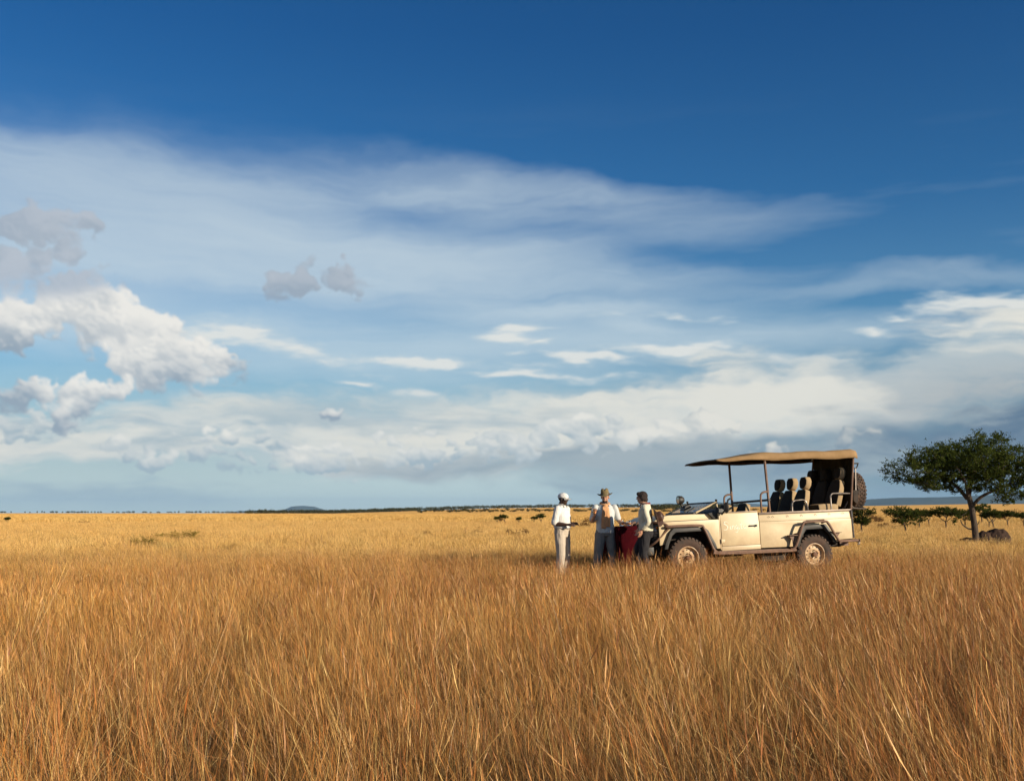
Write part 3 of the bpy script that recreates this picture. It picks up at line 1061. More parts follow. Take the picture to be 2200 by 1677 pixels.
def tub(s):
    part('tub_side', m_paint, car, lambda bm: add_prism(bm, TUB, s * 0.872, s * 0.845), 0.005)

    def up(bm):
        a = [bm.verts.new((x, s * (0.872 if z < 1.1 else 0.848), z)) for x, z in TUBTOP]
        b = [bm.verts.new((x, s * 0.82, z)) for x, z in TUBTOP]
        bm.faces.new(a)
        bm.faces.new(list(reversed(b)))
        for i in range(4):
            bm.faces.new((a[i], b[i], b[(i + 1) % 4], a[(i + 1) % 4]))
    part('tub_upper_side', m_paint, car, up, 0.004)
    r = part('side_rail', m_rail, car, lambda bm: add_prism(bm, [(1.58, 1.187), (1.58, 1.232), (3.70, 1.217), (3.70, 1.174)], s * 0.872, s * 0.79), 0.008)

    for x in (1.80, 1.89, 2.22, 2.54, 2.86, 3.18, 3.50):
        part('cover_hook', m_black, car, lambda bm: add_tube(bm, [(x, s * 0.862, 1.15), (x + 0.004, s * 0.885, 1.135), (x + 0.02, s * 0.885, 1.118)], 0.0042, 5, 2))

    def fl(bm):
        out = [(2.33, 0.50), (2.41, 0.72), (2.53, 0.93), (3.05, 0.935), (3.19, 0.74), (3.27, 0.56)]
        inn = [(3.19, 0.56), (3.12, 0.70), (2.99, 0.845), (2.59, 0.84), (2.48, 0.70), (2.41, 0.50)]
        add_prism(bm, out + inn, s * 0.874, s * 0.935)
    part('rear_arch_flare', m_black, car, fl, 0.012)
    part('rear_wheel_box', m_under, car, lambda bm: (add_box(bm, 2.30, 3.30, min(s * 0.46, s * 0.44), max(s * 0.46, s * 0.44), 0.45, 0.93),
                                                     add_box(bm, 2.30, 3.30, min(s * 0.46, s * 0.842), max(s * 0.46, s * 0.842), 0.93, 0.95),
                                                     add_box(bm, 3.28, 3.30, min(s * 0.46, s * 0.842), max(s * 0.46, s * 0.842), 0.50, 0.93),
                                                     add_box(bm, 2.30, 2.32, min(s * 0.46, s * 0.842), max(s * 0.46, s * 0.842), 0.52, 0.93)))
    # rock slider with its tread plate
    part('side_step', m_dusty, car, lambda bm: (add_tube(bm, [(0.52, s * 0.965, 0.52), (0.62, s * 0.985, 0.465), (2.16, s * 0.985, 0.44), (2.24, s * 0.99, 0.47)], 0.030, 8, 3),
                                                 add_prism(bm, [(0.60, 0.462), (0.60, 0.505), (2.18, 0.475), (2.18, 0.435)], s * 0.965, s * 0.85)), 0)

    def studs(bm):
        for i in range(46):
            for j in range(3):
                x = 0.64 + i * 0.033
                z = 0.508 - (x - 0.6) * 0.019
                y = s * (0.88 + j * 0.03)
                add_box(bm, x, x + 0.018, y - 0.004, y + 0.004, z - 0.004, z + 0.003)
    part('tread_stud', m_dusty, car, studs, smooth=False)
    part('arch_bar', m_dusty, car, lambda bm: add_tube(bm, [(-0.50, s * 0.90, 1.03), (-0.38, s * 0.955, 1.045), (0.22, s * 0.955, 1.035), (0.32, s * 0.955, 0.97), (0.42, s * 0.96, 0.74),
                                                     (0.50, s * 0.965, 0.55), (0.60, s * 0.98, 0.475)], 0.026, 8, 4))
    gb_ = part('guard_bar', m_dusty, car, lambda bm: (add_tube(bm, [(2.16, s * 0.985, 0.447), (2.26, s * 1.0, 0.49), (2.33, s * 1.02, 0.62), (2.40, s * 1.03, 0.80), (2.47, s * 1.03, 0.95), (2.55, s * 1.03, 1.0),
                                                        (2.96, s * 1.03, 0.995), (3.05, s * 1.03, 0.94), (3.14, s * 1.02, 0.80), (3.25, s * 0.99, 0.64), (3.36, s * 0.96, 0.575), (3.80, s * 0.88, 0.565)], 0.027, 8, 4),
                                                  add_tube(bm, [(2.55, s * 1.03, 0.985), (2.58, s * 0.92, 0.96)], 0.018, 6), add_tube(bm, [(2.96, s * 1.03, 0.98), (2.96, s * 0.92, 0.96)], 0.018, 6),
                                                  add_tube(bm, [(2.40, s * 1.03, 0.78), (2.36, s * 0.86, 0.76)], 0.018, 6), add_tube(bm, [(3.16, s * 1.02, 0.78), (3.22, s * 0.86, 0.76)], 0.018, 6)))

    def grip(bm):
        for i in range(14):
            add_box(bm, 2.56 + i * 0.029, 2.57 + i * 0.029, min(s * 1.0, s * 1.06), max(s * 1.0, s * 1.06), 1.02, 1.031)
    part('step_grip', m_dusty, car, grip, smooth=False)
    # two hung foot steps
    part('foot_step', m_dusty, car, lambda bm: (add_box(bm, 2.16, 2.36, min(s * 0.90, s * 1.02), max(s * 0.90, s * 1.02), 0.735, 0.75),
                                                add_prism(bm, [(2.17, 0.734), (2.35, 0.734), (2.28, 0.62), (2.30, 0.50), (2.25, 0.50), (2.24, 0.64)], s * 0.955, s * 0.965)), 0.003)
    part('foot_step', m_dusty, car, lambda bm: (add_box(bm, 3.20, 3.36, min(s * 0.90, s * 1.0), max(s * 0.90, s * 1.0), 0.745, 0.757),
                                                add_prism(bm, [(3.22, 0.744), (3.34, 0.744), (3.27, 0.66)], s * 0.955, s * 0.965)), 0.003)


both(tub)
part('tub_back', m_paint, car, lambda bm: add_box(bm, 3.66, 3.69, -0.842, 0.842, 0.60, 1.17), 0.006)
part('corner_capping', m_pipe, car, lambda bm: (add_tube(bm, [(3.70, -0.872, 1.20), (3.705, -0.878, 0.62)], 0.017, 6), add_tube(bm, [(3.70, 0.872, 1.20), (3.705, 0.878, 0.62)], 0.017, 6)))
part('rear_bumper', m_dusty, car, lambda bm: (add_tube(bm, [(3.80, -0.90, 0.565), (3.84, -0.7, 0.56), (3.84, 0.7, 0.56), (3.80, 0.90, 0.565)], 0.03, 8, 2),
                                              add_box(bm, 3.60, 3.80, -0.5, 0.5, 0.46, 0.56)), 0)
part('tow_eye', m_tin, car, lambda bm: add_tube(bm, [(3.86, -0.72, 0.54), (3.90, -0.74, 0.52), (3.91, -0.74, 0.49), (3.87, -0.73, 0.48)], 0.014, 6, 3))
part('floor', m_under, car, lambda bm: (add_box(bm, 0.66, 3.66, -0.84, 0.84, 0.56, 0.59), add_box(bm, 1.56, 1.60, -0.84, 0.84, 0.59, 1.19),
                                         add_box(bm, 2.95, 3.66, -0.82, 0.82, 0.59, 0.96)))
part('chassis', m_under, car, lambda bm: (add_box(bm, -0.75, 3.65, -0.46, -0.38, 0.44, 0.58), add_box(bm, -0.75, 3.65, 0.38, 0.46, 0.44, 0.58),
                                           add_box(bm, 1.72, 2.22, -0.70, -0.42, 0.27, 0.54), add_box(bm, -0.5, 0.55, -0.34, 0.34, 0.45, 1.08),
                                           add_box(bm, 0.8, 1.5, -0.2, 0.2, 0.36, 0.56), add_box(bm, 0.70, 1.60, -0.84, -0.80, 0.47, 0.58)), 0.01)
part('fuel_tank', m_under, car, lambda bm: add_box(bm, 1.62, 2.16, -0.80, -0.46, 0.24, 0.50), 0.03)
for xa, za in ((0.0, 0.41), (2.793, 0.34)):
    part('axle', m_under, car, lambda bm: (add_tube(bm, [(xa, -0.70, za), (xa, 0.70, za)], 0.045, 10), add_lathe(bm, [(0.05, -0.1), (0.13, -0.05), (0.14, 0.0), (0.11, 0.08), (0.05, 0.12)], 14, 'y', (xa, 0.18, za))))

# wheels
def tyre_mesh():
    bm = bmesh.new()
    w = 0.115
    prof = [(0.215, -0.085), (0.235, -0.100), (0.28, -0.117), (0.335, -0.118), (0.368, -0.108), (0.383, -0.09), (0.387, 0.0),
            (0.383, 0.09), (0.368, 0.108), (0.335, 0.118), (0.28, 0.117), (0.235, 0.100), (0.215, 0.085), (0.20, 0.0)]
    add_lathe(bm, prof, 48, 'y', (0, 0, 0), True)
    n = 30
    for i in range(n):
        for side in (-1, 1):
            t0 = 2 * math.pi * (i + (0.5 if side > 0 else 0)) / n
            hw = math.pi / n * 0.58
            v = []
            for rr_, yy in ((0.360, side * 0.121), (0.403, side * 0.104), (0.404, side * 0.052), (0.38, side * 0.052), (0.375, side * 0.10)):
                for tt in (t0 - hw, t0 + hw):
                    v.append(bm.verts.new((rr_ * math.cos(tt), yy, rr_ * math.sin(tt))))
            for k in range(5):
                a, b = 2 * k, (2 * k + 2) % 10
                bm.faces.new((v[a], v[a + 1], v[b + 1], v[b]))
            bm.faces.new([v[k] for k in (0, 2, 4, 6, 8)])
            bm.faces.new([v[k] for k in (9, 7, 5, 3, 1)])
        for yy in (-0.022, 0.022):
            t0 = 2 * math.pi * (i + (0.3 if yy > 0 else 0.7)) / n
            hw = math.pi / n * 0.6
            v = [bm.verts.new((r_ * math.cos(t), yy + dy, r_ * math.sin(t))) for r_ in (0.38, 0.403) for dy in (-0.019, 0.019) for t in (t0 - hw, t0 + hw)]
            for f in ((4, 5, 7, 6), (0, 1, 5, 4), (2, 6, 7, 3), (0, 4, 6, 2), (1, 3, 7, 5)):
                bm.faces.new([v[q] for q in f])
    bmesh.ops.recalc_face_normals(bm, faces=bm.faces)
    me = bpy.data.meshes.new('tyre')
    bm.to_mesh(me)
    bm.free()
    me.materials.append(m_rubber)
    me.materials.append(m_wall)
    for p in me.polygons:
        rr_ = math.hypot(p.center.x, p.center.z)
        p.material_index = 1 if (rr_ < 0.362 and abs(p.center.y) > 0.08) else 0
    me.polygons.foreach_set('use_smooth', [True] * len(me.polygons))
    me.set_sharp_from_angle(angle=rad(28))
    return me


def rim_mesh():
    bm = bmesh.new()
    add_lathe(bm, [(0.222, -0.088), (0.226, -0.10), (0.213, -0.103), (0.205, -0.085), (0.195, -0.06), (0.19, -0.035),
                   (0.165, -0.03), (0.125, -0.045), (0.095, -0.066), (0.085, -0.064), (0.08, -0.05), (0.03, -0.05), (0.03, 0.0), (0.20, 0.02), (0.21, 0.09), (0.222, 0.09)], 40, 'y', (0, 0, 0), True)
    bmesh.ops.recalc_face_normals(bm, faces=bm.faces)
    me = bpy.data.meshes.new('rim')
    bm.to_mesh(me)
    bm.free()
    me.materials.append(m_rim)
    me.polygons.foreach_set('use_smooth', [True] * len(me.polygons))
    me.set_sharp_from_angle(angle=rad(40))
    return me


def hub_mesh():
    bm = bmesh.new()
    add_lathe(bm, [(0.012, -0.125), (0.042, -0.12), (0.048, -0.10), (0.05, -0.055), (0.05, -0.03)], 18, 'y')
    for k in range(5):
        t = 2 * math.pi * k / 5 + 0.3
        add_lathe(bm, [(0.011, -0.088), (0.014, -0.084), (0.014, -0.05)], 6, 'y', (0.078 * math.cos(t), 0, 0.078 * math.sin(t)))
    me = bpy.data.meshes.new('hub')
    bmesh.ops.recalc_face_normals(bm, faces=bm.faces)
    bm.to_mesh(me)
    bm.free()
    me.materials.append(m_rust)
    return me


def hole_mesh():
    bm = bmesh.new()
    for k in range(1):
        t = 0.0
        n_ = 10
        v = [bm.verts.new(((0.155 + 0.015 * math.cos(a)) * math.cos(t) - 0.013 * math.sin(a) * math.sin(t), -0.0385 + (0.155 + 0.015 * math.cos(a) - 0.155) * 0.35,
                           (0.155 + 0.015 * math.cos(a)) * math.sin(t) + 0.013 * math.sin(a) * math.cos(t))) for a in [2 * math.pi * q / n_ for q in range(n_)]]
        bm.faces.new(v)
    me = bpy.data.meshes.new('vent_hole')
    bm.to_mesh(me)
    bm.free()
    me.materials.append(m_under)
    return me


ty_m, ri_m, hu_m, ho_m = tyre_mesh(), rim_mesh(), hub_mesh(), hole_mesh()


def wheel(name, loc, rot, parent):
    w = link(name, ty_m.copy(), None, parent, loc)
    w.rotation_euler = rot
    link('rim', ri_m, None, w)
    link('hub', hu_m, None, w)
    for k in range(12):
        link('vent_hole', ho_m, None, w).rotation_euler = (0, 2 * math.pi * k / 12, 0)
    return w


wheel('wheel', (-0.004, -0.755, 0.412), (0, rad(0.7), rad(-4)), car)
wheel('wheel', (0.0, 0.755, 0.412), (0, rad(0.3), rad(180 - 4)), car)
wheel('wheel', (2.793, -0.755, 0.332), (0, rad(0.1), 0), car)
wheel('wheel', (2.793, 0.755, 0.332), (0, 0, rad(180)), car)
wheel('spare_wheel', (4.13, -0.27, 1.585), (0, 0, rad(90)), car)
part('spare_carrier', m_pipe, car, lambda bm: (add_tube(bm, [(3.74, -0.5, 1.24), (4.28, -0.45, 1.20), (4.28, 0.5, 1.20)], 0.016, 6, 3), add_tube(bm, [(3.72, -0.60, 1.24), (3.80, -0.62, 1.42), (3.86, -0.2, 1.5), (3.80, 0.5, 1.5)], 0.016, 6, 3),
                                                add_tube(bm, [(3.9, -0.62, 1.62), (3.86, -0.62, 1.35), (3.95, -0.60, 1.23), (4.26, -0.55, 1.21)], 0.013, 6, 3)))

# windscreen, leaning low over the bonnet
def scr(bm):
    for s in (-1, 1):
        add_tube(bm, [(0.282, s * 0.70, 1.29), (0.744, s * 0.70, 1.478)], 0.019, 6)
        add_tube(bm, [(0.744, s * 0.70, 1.478), (0.752, s * 0.74, 1.15)], 0.017, 6)


ws = part('windscreen_frame', m_paint, car, scr)
part('windscreen_bar', m_black, ws, lambda bm: (add_tube(bm, [(0.25, -0.71, 1.277), (0.25, 0.71, 1.277)], 0.026, 8), add_tube(bm, [(0.750, -0.71, 1.475), (0.750, 0.71, 1.475)], 0.020, 8)))
part('glass', m_glass, ws, lambda bm: add_prism(bm, [(0.30, 1.293), (0.73, 1.468), (0.728, 1.473), (0.298, 1.298)], -0.68, 0.68))
part('clamp_knob', m_black, ws, lambda bm: [add_lathe(bm, [(0.004, 0.0), (0.02, 0.006), (0.026, 0.03), (0.014, 0.05), (0.012, 0.0)], 10, 'z', (0.745, s * 0.70, 1.49)) for s in (-1, 1)])
part('wiper', m_black, ws, lambda bm: (add_tube(bm, [(0.26, -0.3, 1.30), (0.52, -0.1, 1.40)], 0.008, 5), add_box(bm, 0.20, 0.32, -0.42, -0.30, 1.262, 1.276)))

# spotlight on the bonnet
sp = part('spotlight', m_black, car, lambda bm: (add_lathe(bm, [(0.055, 0.06), (0.085, 0.02), (0.092, -0.05), (0.088, -0.07), (0.07, -0.065)], 18, 'x', (0.42, 0.30, 1.565)),
                                                 add_tube(bm, [(0.42, 0.30, 1.49), (0.44, 0.30, 1.43), (0.50, 0.30, 1.40)], 0.018, 8, 2),
                                                 add_prism(bm, [(0.44, 1.27), (0.66, 1.27), (0.62, 1.40), (0.56, 1.45), (0.48, 1.44), (0.44, 1.36)], 0.20, 0.42)), 0)
part('lens', m_lens, sp, lambda bm: add_lathe(bm, [(0.005, -0.075), (0.07, -0.068), (0.07, -0.06)], 16, 'x', (0.42, 0.30, 1.565)))

# mirror and grab rails
mi = part('mirror', m_black, car, lambda bm: add_lathe(bm, [(0.02, -0.03), (0.06, -0.025), (0.075, 0.0), (0.06, 0.03), (0.03, 0.045)], 16, 'x', (0.82, -0.98, 1.36)), 0)
for v in mi.data.vertices:
    v.co.z = 1.36 + (v.co.z - 1.36) * 1.55
part('mirror_arm', m_black, mi, lambda bm: add_tube(bm, [(0.76, -0.80, 1.20), (0.80, -0.88, 1.27), (0.84, -0.98, 1.40), (0.87, -0.97, 1.50), (0.94, -0.92, 1.535)], 0.018, 6, 3))
part('grab_rail', m_dusty, car, lambda bm: add_tube(bm, [(1.672, -0.83, 1.23), (1.672, -0.83, 1.54), (1.70, -0.83, 1.61), (1.76, -0.83, 1.64), (1.83, -0.82, 1.645)], 0.021, 8, 4))
part('grab_rail', m_dusty, car, lambda bm: add_tube(bm, [(1.672, 0.83, 1.23), (1.672, 0.83, 1.54), (1.70, 0.83, 1.61), (1.76, 0.83, 1.64), (1.83, 0.82, 1.645)], 0.021, 8, 4))
part('cross_bar', m_black, car, lambda bm: add_tube(bm, [(1.845, 0.81, 1.46), (1.845, -0.87, 1.475)], 0.024, 8))
part('grab_rail', m_pipe, car, lambda bm: add_tube(bm, [(3.285, -0.80, 1.21), (3.285, -0.80, 1.47), (3.31, -0.80, 1.53), (3.38, -0.80, 1.552), (3.77, -0.80, 1.535)], 0.017, 8, 4))
part('grab_rail', m_pipe, car, lambda bm: add_tube(bm, [(3.285, 0.80, 1.21), (3.285, 0.80, 1.47), (3.31, 0.80, 1.53), (3.38, 0.80, 1.552), (3.77, 0.80, 1.535)], 0.017, 8, 4))
part('seat_rail', m_pipe, car, lambda bm: add_tube(bm, [(2.405, -0.76, 1.20), (2.41, -0.76, 1.36), (2.45, -0.76, 1.43), (2.54, -0.76, 1.445), (2.68, -0.76, 1.445), (2.74, -0.76, 1.38), (2.765, -0.76, 1.2)], 0.017, 8, 4))

# roof posts
for s in (-1, 1):
    part('roof_post', m_dusty, car, lambda bm: (add_tube(bm, [(1.855, s * 0.825, 1.20), (1.835, s * 0.80, 2.32)], 0.026, 8)))
    part('roof_post', m_dusty, car, lambda bm: (add_tube(bm, [(3.715, s * 0.83, 1.18), (3.90, s * 0.80, 2.32)], 0.022, 8)))
for x, z in ((1.835, 2.43), (2.85, 2.435), (3.90, 2.44)):
    part('roof_bow', m_dusty, car, lambda bm: add_tube(bm, [(x, -0.80, z - 0.12), (x, -0.74, z - 0.03), (x, -0.55, z), (x, 0.55, z), (x, 0.74, z - 0.03), (x, 0.80, z - 0.12)], 0.018, 8, 3))
part('roof_runner', m_dusty, car, lambda bm: [add_tube(bm, [(0.78, s * 0.78, 2.305), (1.1, s * 0.80, 2.31), (1.83, s * 0.805, 2.31), (3.90, s * 0.805, 2.30)], 0.014, 6) for s in (-1, 1)])


def canopy(bm):
    st = [(0.74, 2.340, 2.318), (0.85, 2.350, 2.300), (0.95, 2.362, 2.292), (1.15, 2.388, 2.290), (1.5, 2.425, 2.288), (1.75, 2.452, 2.285),
          (1.86, 2.462, 2.282), (2.1, 2.455, 2.28), (2.5, 2.452, 2.275), (2.88, 2.462, 2.272), (3.3, 2.458, 2.268), (3.7, 2.466, 2.262), (3.90, 2.470, 2.258), (3.945, 2.44, 2.255)]
    rows = []
    X_, dx = [], 0.075
    xs = np.arange(0.74, 3.946, dx)
    for x in xs:
        top = np.interp(x, [q[0] for q in st], [q[1] for q in st])
        low = np.interp(x, [q[0] for q in st], [q[2] for q in st])
        r = []
        prof = []
        for s in (-1, 1):
            for yy, f in ((0.862, 0.0), (0.858, 0.35), (0.845, 0.65), (0.80, 0.86), (0.72, 0.96), (0.5, 1.0), (0.25, 1.02)):
                prof.append((s * yy, f, s))
        left = prof[:7]
        right = list(reversed(prof[7:]))
        for yy, f, s in left + [(0.0, 1.03, 0)] + right:
            z = low + (top - low) * f
            n = mnoise.noise(Vector((x * 3.2, yy * 2.5, f * 2))) * 0.012
            bow = min(abs(x - 1.835), abs(x - 2.85), abs(x - 3.9))
            sag = -0.012 * min(1, bow / 0.5) * (1 if f > 0.9 else 0)
            fold = 0.006 * math.sin(x * 9 + f * 5) * max(0, 1 - abs(x - 1.7) / 0.5) * (f > 0.2)
            sc_ = 0.04 * math.sin(x * 5.2) * 0.3 if f == 0 else 0
            r.append(bm.verts.new((x + 0.05 * (yy + 0.86) * max(0.0, 1 - (x - 0.74) / 0.7), yy * (0.955 + 0.045 * min(1, (x - 0.7) / 0.8)) + n * 0.6, z + n + sag + fold + sc_)))
        rows.append(r)
    for a, b in zip(rows, rows[1:]):
        for j in range(len(a) - 1):
            bm.faces.new((a[j], b[j], b[j + 1], a[j + 1]))
    # back hem
    last = rows[-1]
    hem = [bm.verts.new((3.965, v.co.y * 0.985, v.co.z - 0.16 if abs(v.co.y) < 0.8 else v.co.z - 0.02)) for v in last]
    for j in range(len(last) - 1):
        bm.faces.new((last[j], hem[j], hem[j + 1], last[j + 1]))
    bmesh.ops.recalc_face_normals(bm, faces=bm.faces)
    bmesh.ops.solidify(bm, geom=bm.faces[:], thickness=0.008)
    bmesh.ops.recalc_face_normals(bm, faces=bm.faces)


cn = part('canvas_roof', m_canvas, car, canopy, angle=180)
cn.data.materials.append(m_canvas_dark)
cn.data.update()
for p in cn.data.polygons:       # shade under the roof, painted onto its inner faces
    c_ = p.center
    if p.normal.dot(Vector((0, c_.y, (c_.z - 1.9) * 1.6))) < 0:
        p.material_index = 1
part('roof_hem_bar', m_black, cn, lambda bm: add_tube(bm, [(0.745, -0.81, 2.322), (0.78, 0, 2.335), (0.825, 0.81, 2.318)], 0.016, 6, 3))


def curtain(bm):
    rows = []
    for i in range(30):
        y = -0.80 + 1.60 * i / 29
        r = []
        for j in range(14):
            t = j / 13
            z = 2.36 - (2.36 - 1.20) * t
            x = 3.925 - (3.925 - 3.745) * t + 0.018 * math.sin(i * 1.3) * (0.3 + t) + 0.01 * math.sin(j * 0.9 + i)
            r.append(bm.verts.new((x, y * (1 - 0.03 * t), z)))
        rows.append(r)
    for a, b in zip(rows, rows[1:]):
        for j in range(13):
            bm.faces.new((a[j], b[j], b[j + 1], a[j + 1]))
    bmesh.ops.solidify(bm, geom=bm.faces[:], thickness=0.006)


part('rear_curtain', m_canvas_dark, car, curtain, angle=180)


def side_curtain(bm):
    rows = []
    for i in range(14):
        u = i / 13
        r = []
        for j in range(14):
            t = j / 13
            x = 3.90 - 0.15 * t - u * (0.42 + 0.18 * math.sin(t * 3.0) + 0.10 * t)
            r.append(bm.verts.new((x, 0.80 + 0.02 * math.sin(i * 1.6), 2.32 - 1.12 * t)))
        rows.append(r)
    for a, b in zip(rows, rows[1:]):
        for j in range(13):
            bm.faces.new((a[j], b[j], b[j + 1], a[j + 1]))
    bmesh.ops.solidify(bm, geom=bm.faces[:], thickness=0.006)


# seats
def seat_meshes():
    def pad(w0, w1, pts, th, bev_=0.035):
        bm = bmesh.new()
        a, b = [], []
        # pts: (x, z, halfwidth) up the middle of the pad, thickness th
        n = len(pts)
        for i, (x, z, hw) in enumerate(pts):
            p0, p1 = pts[max(0, i - 1)], pts[min(n - 1, i + 1)]
            d = Vector((p1[0] - p0[0], 0, p1[1] - p0[1])).normalized()
            nn = Vector((-d.z, 0, d.x))
            c = Vector((x, 0, z))
            a.append([bm.verts.new(c + nn * th / 2 * s + Vector((0, y, 0))) for s, y in ((1, -hw), (1, hw), (-1, hw), (-1, -hw))])
        for r0, r1 in zip(a, a[1:]):
            for k in range(4):
                bm.faces.new((r0[k], r0[(k + 1) % 4], r1[(k + 1) % 4], r1[k]))
        bm.faces.new(a[0])
        bm.faces.new(list(reversed(a[-1])))
        bmesh.ops.recalc_face_normals(bm, faces=bm.faces)
        bevel(bm, bev_, 3, 40)
        bmesh.ops.recalc_face_normals(bm, faces=bm.faces)
        me = bpy.data.meshes.new('seat')
        bm.to_mesh(me)
        bm.free()
        me.materials.append(m_seat)
        me.materials.append(m_seat_shade)
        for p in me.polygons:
            p.material_index = 1 if p.normal.x < -0.55 else 0  # forward faces carry the painted shade
        me.polygons.foreach_set('use_smooth', [True] * len(me.polygons))
        return me
    back = pad(0, 0, [(0.0, 0.02, 0.22), (0.05, 0.20, 0.235), (0.12, 0.40, 0.215), (0.18, 0.56, 0.15)], 0.13)
    cush = pad(0, 0, [(-0.46, 0.0, 0.21), (-0.3, 0.02, 0.23), (0.0, 0.0, 0.225)], 0.14)
    head = pad(0, 0, [(0.185, 0.575, 0.085), (0.215, 0.66, 0.135), (0.23, 0.75, 0.14), (0.235, 0.83, 0.09)], 0.15, 0.045)
    return back, cush, head


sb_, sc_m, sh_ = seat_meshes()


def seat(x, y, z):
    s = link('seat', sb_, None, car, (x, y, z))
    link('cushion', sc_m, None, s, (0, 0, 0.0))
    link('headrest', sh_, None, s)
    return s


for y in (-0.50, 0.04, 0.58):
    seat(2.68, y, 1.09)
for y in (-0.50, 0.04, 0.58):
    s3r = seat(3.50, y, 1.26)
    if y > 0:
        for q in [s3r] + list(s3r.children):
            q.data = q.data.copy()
            q.data.materials[0] = m_seat_shade  # far rear seats painted as if wholly in shade
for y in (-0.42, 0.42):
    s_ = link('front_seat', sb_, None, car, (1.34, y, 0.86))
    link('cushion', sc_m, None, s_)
part('seat_base', m_under, car, lambda bm: (add_box(bm, 2.15, 2.62, -0.76, 0.80, 0.60, 0.98), add_box(bm, 3.02, 3.46, -0.76, 0.80, 0.962, 1.18), add_box(bm, 0.95, 1.30, -0.70, 0.70, 0.60, 0.78)), 0.01)
stw = part('steering_wheel', m_black, car, lambda bm: (add_lathe(bm, [(0.19, 0.0), (0.20, 0.012), (0.21, 0.0), (0.20, -0.012)], 28, 'x', (0, 0, 0), True),
                                                      add_tube(bm, [(0, -0.19, 0), (0, 0.19, 0)], 0.012, 6), add_tube(bm, [(0, 0, -0.19), (0, 0, 0)], 0.012, 6), add_tube(bm, [(0, 0, 0), (-0.18, 0, 0)], 0.02, 8)))
stw.location = (1.02, 0.42, 1.28)
stw.rotation_euler = (0, rad(28), 0)

# spade strapped upright to the rear post
spd = empty('spade')
spd.location = VR @ Vector((3.99, -0.66, 1.50)) + car.location
spd.rotation_euler = (VR @ Matrix.Rotation(rad(2), 4, 'Y')).to_euler()
tag(spd, 'spade with a D-shaped handle strapped upright behind the rear roof post', 'spade')
part('shaft', m_pipe, spd, lambda bm: add_tube(bm, [(-0.02, 0, 0.10), (0, 0, 0.55)], 0.016, 8))
part('handle', m_black, spd, lambda bm: (add_tube(bm, [(0, 0, 0.53), (-0.05, 0, 0.60), (-0.07, 0, 0.66)], 0.014, 6, 3), add_tube(bm, [(0, 0, 0.53), (0.05, 0, 0.60), (0.07, 0, 0.66)], 0.014, 6, 3), add_tube(bm, [(-0.08, 0, 0.66), (0.08, 0, 0.66)], 0.017, 8)))
part('blade', m_under, spd, lambda bm: add_prism(bm, [(-0.08, 0.10), (0.03, 0.10), (0.03, -0.12), (-0.02, -0.18), (-0.08, -0.12)], -0.006, 0.006), 0.003)
# ----------------------------------------------------------------- people
def ball(bm, c, r, sub=2):
    """r may be a number or (rx, ry, rz)"""
    m = Matrix.Translation(Vector(c))
    if isinstance(r, (tuple, list)):
        m = m @ Matrix.Diagonal((r[0], r[1], r[2], 1))
        bmesh.ops.create_icosphere(bm, subdivisions=sub, radius=1.0, matrix=m)
    else:
        bmesh.ops.create_icosphere(bm, subdivisions=sub, radius=r, matrix=m)


def limb(bm, pts, radii, n=14, k=3):
    """tapering limb with rounded ends"""
    P = curve_pts(pts, k)
    R_ = np.interp(np.linspace(0, len(pts) - 1, len(P)), range(len(pts)), radii)
    rings = []
    for i, p in enumerate(P):
        d = (P[min(i + 1, len(P) - 1)] - P[max(i - 1, 0)]).normalized()
        u = d.cross(Vector((0.37, 0.81, 0.45))).normalized()
        w = d.cross(u).normalized()
        rings.append([bm.verts.new(p + (u * math.cos(t) + w * math.sin(t)) * R_[i]) for t in [2 * math.pi * j / n for j in range(n)]])
    for a, b in zip(rings, rings[1:]):
        for j in range(n):
            bm.faces.new((a[j], a[(j + 1) % n], b[(j + 1) % n], b[j]))
    bm.faces.new(list(reversed(rings[0])))
    bm.faces.new(rings[-1])
    ball(bm, P[0], R_[0] * 0.98)
    ball(bm, P[-1], R_[-1] * 0.98)


def stack(bm, secs, n=20, k=3):
    """body lofted through oval sections (x, y, z, half width, half depth)"""
    S = [Vector(s[:3]) for s in secs]
    P = curve_pts(S, k)
    q = np.linspace(0, len(secs) - 1, len(P))
    W = np.interp(q, range(len(secs)), [s[3] for s in secs])
    Dp = np.interp(q, range(len(secs)), [s[4] for s in secs])
    rings = []
    for i, p in enumerate(P):
        rings.append([bm.verts.new((p.x + W[i] * math.copysign(abs(math.cos(t)) ** 0.85, math.cos(t)), p.y + Dp[i] * math.copysign(abs(math.sin(t)) ** 0.9, math.sin(t)), p.z))
                      for t in [2 * math.pi * j / n for j in range(n)]])
    for a, b in zip(rings, rings[1:]):
        for j in range(n):
            bm.faces.new((a[j], a[(j + 1) % n], b[(j + 1) % n], b[j]))
    bm.faces.new(list(reversed(rings[0])))
    bm.faces.new(rings[-1])


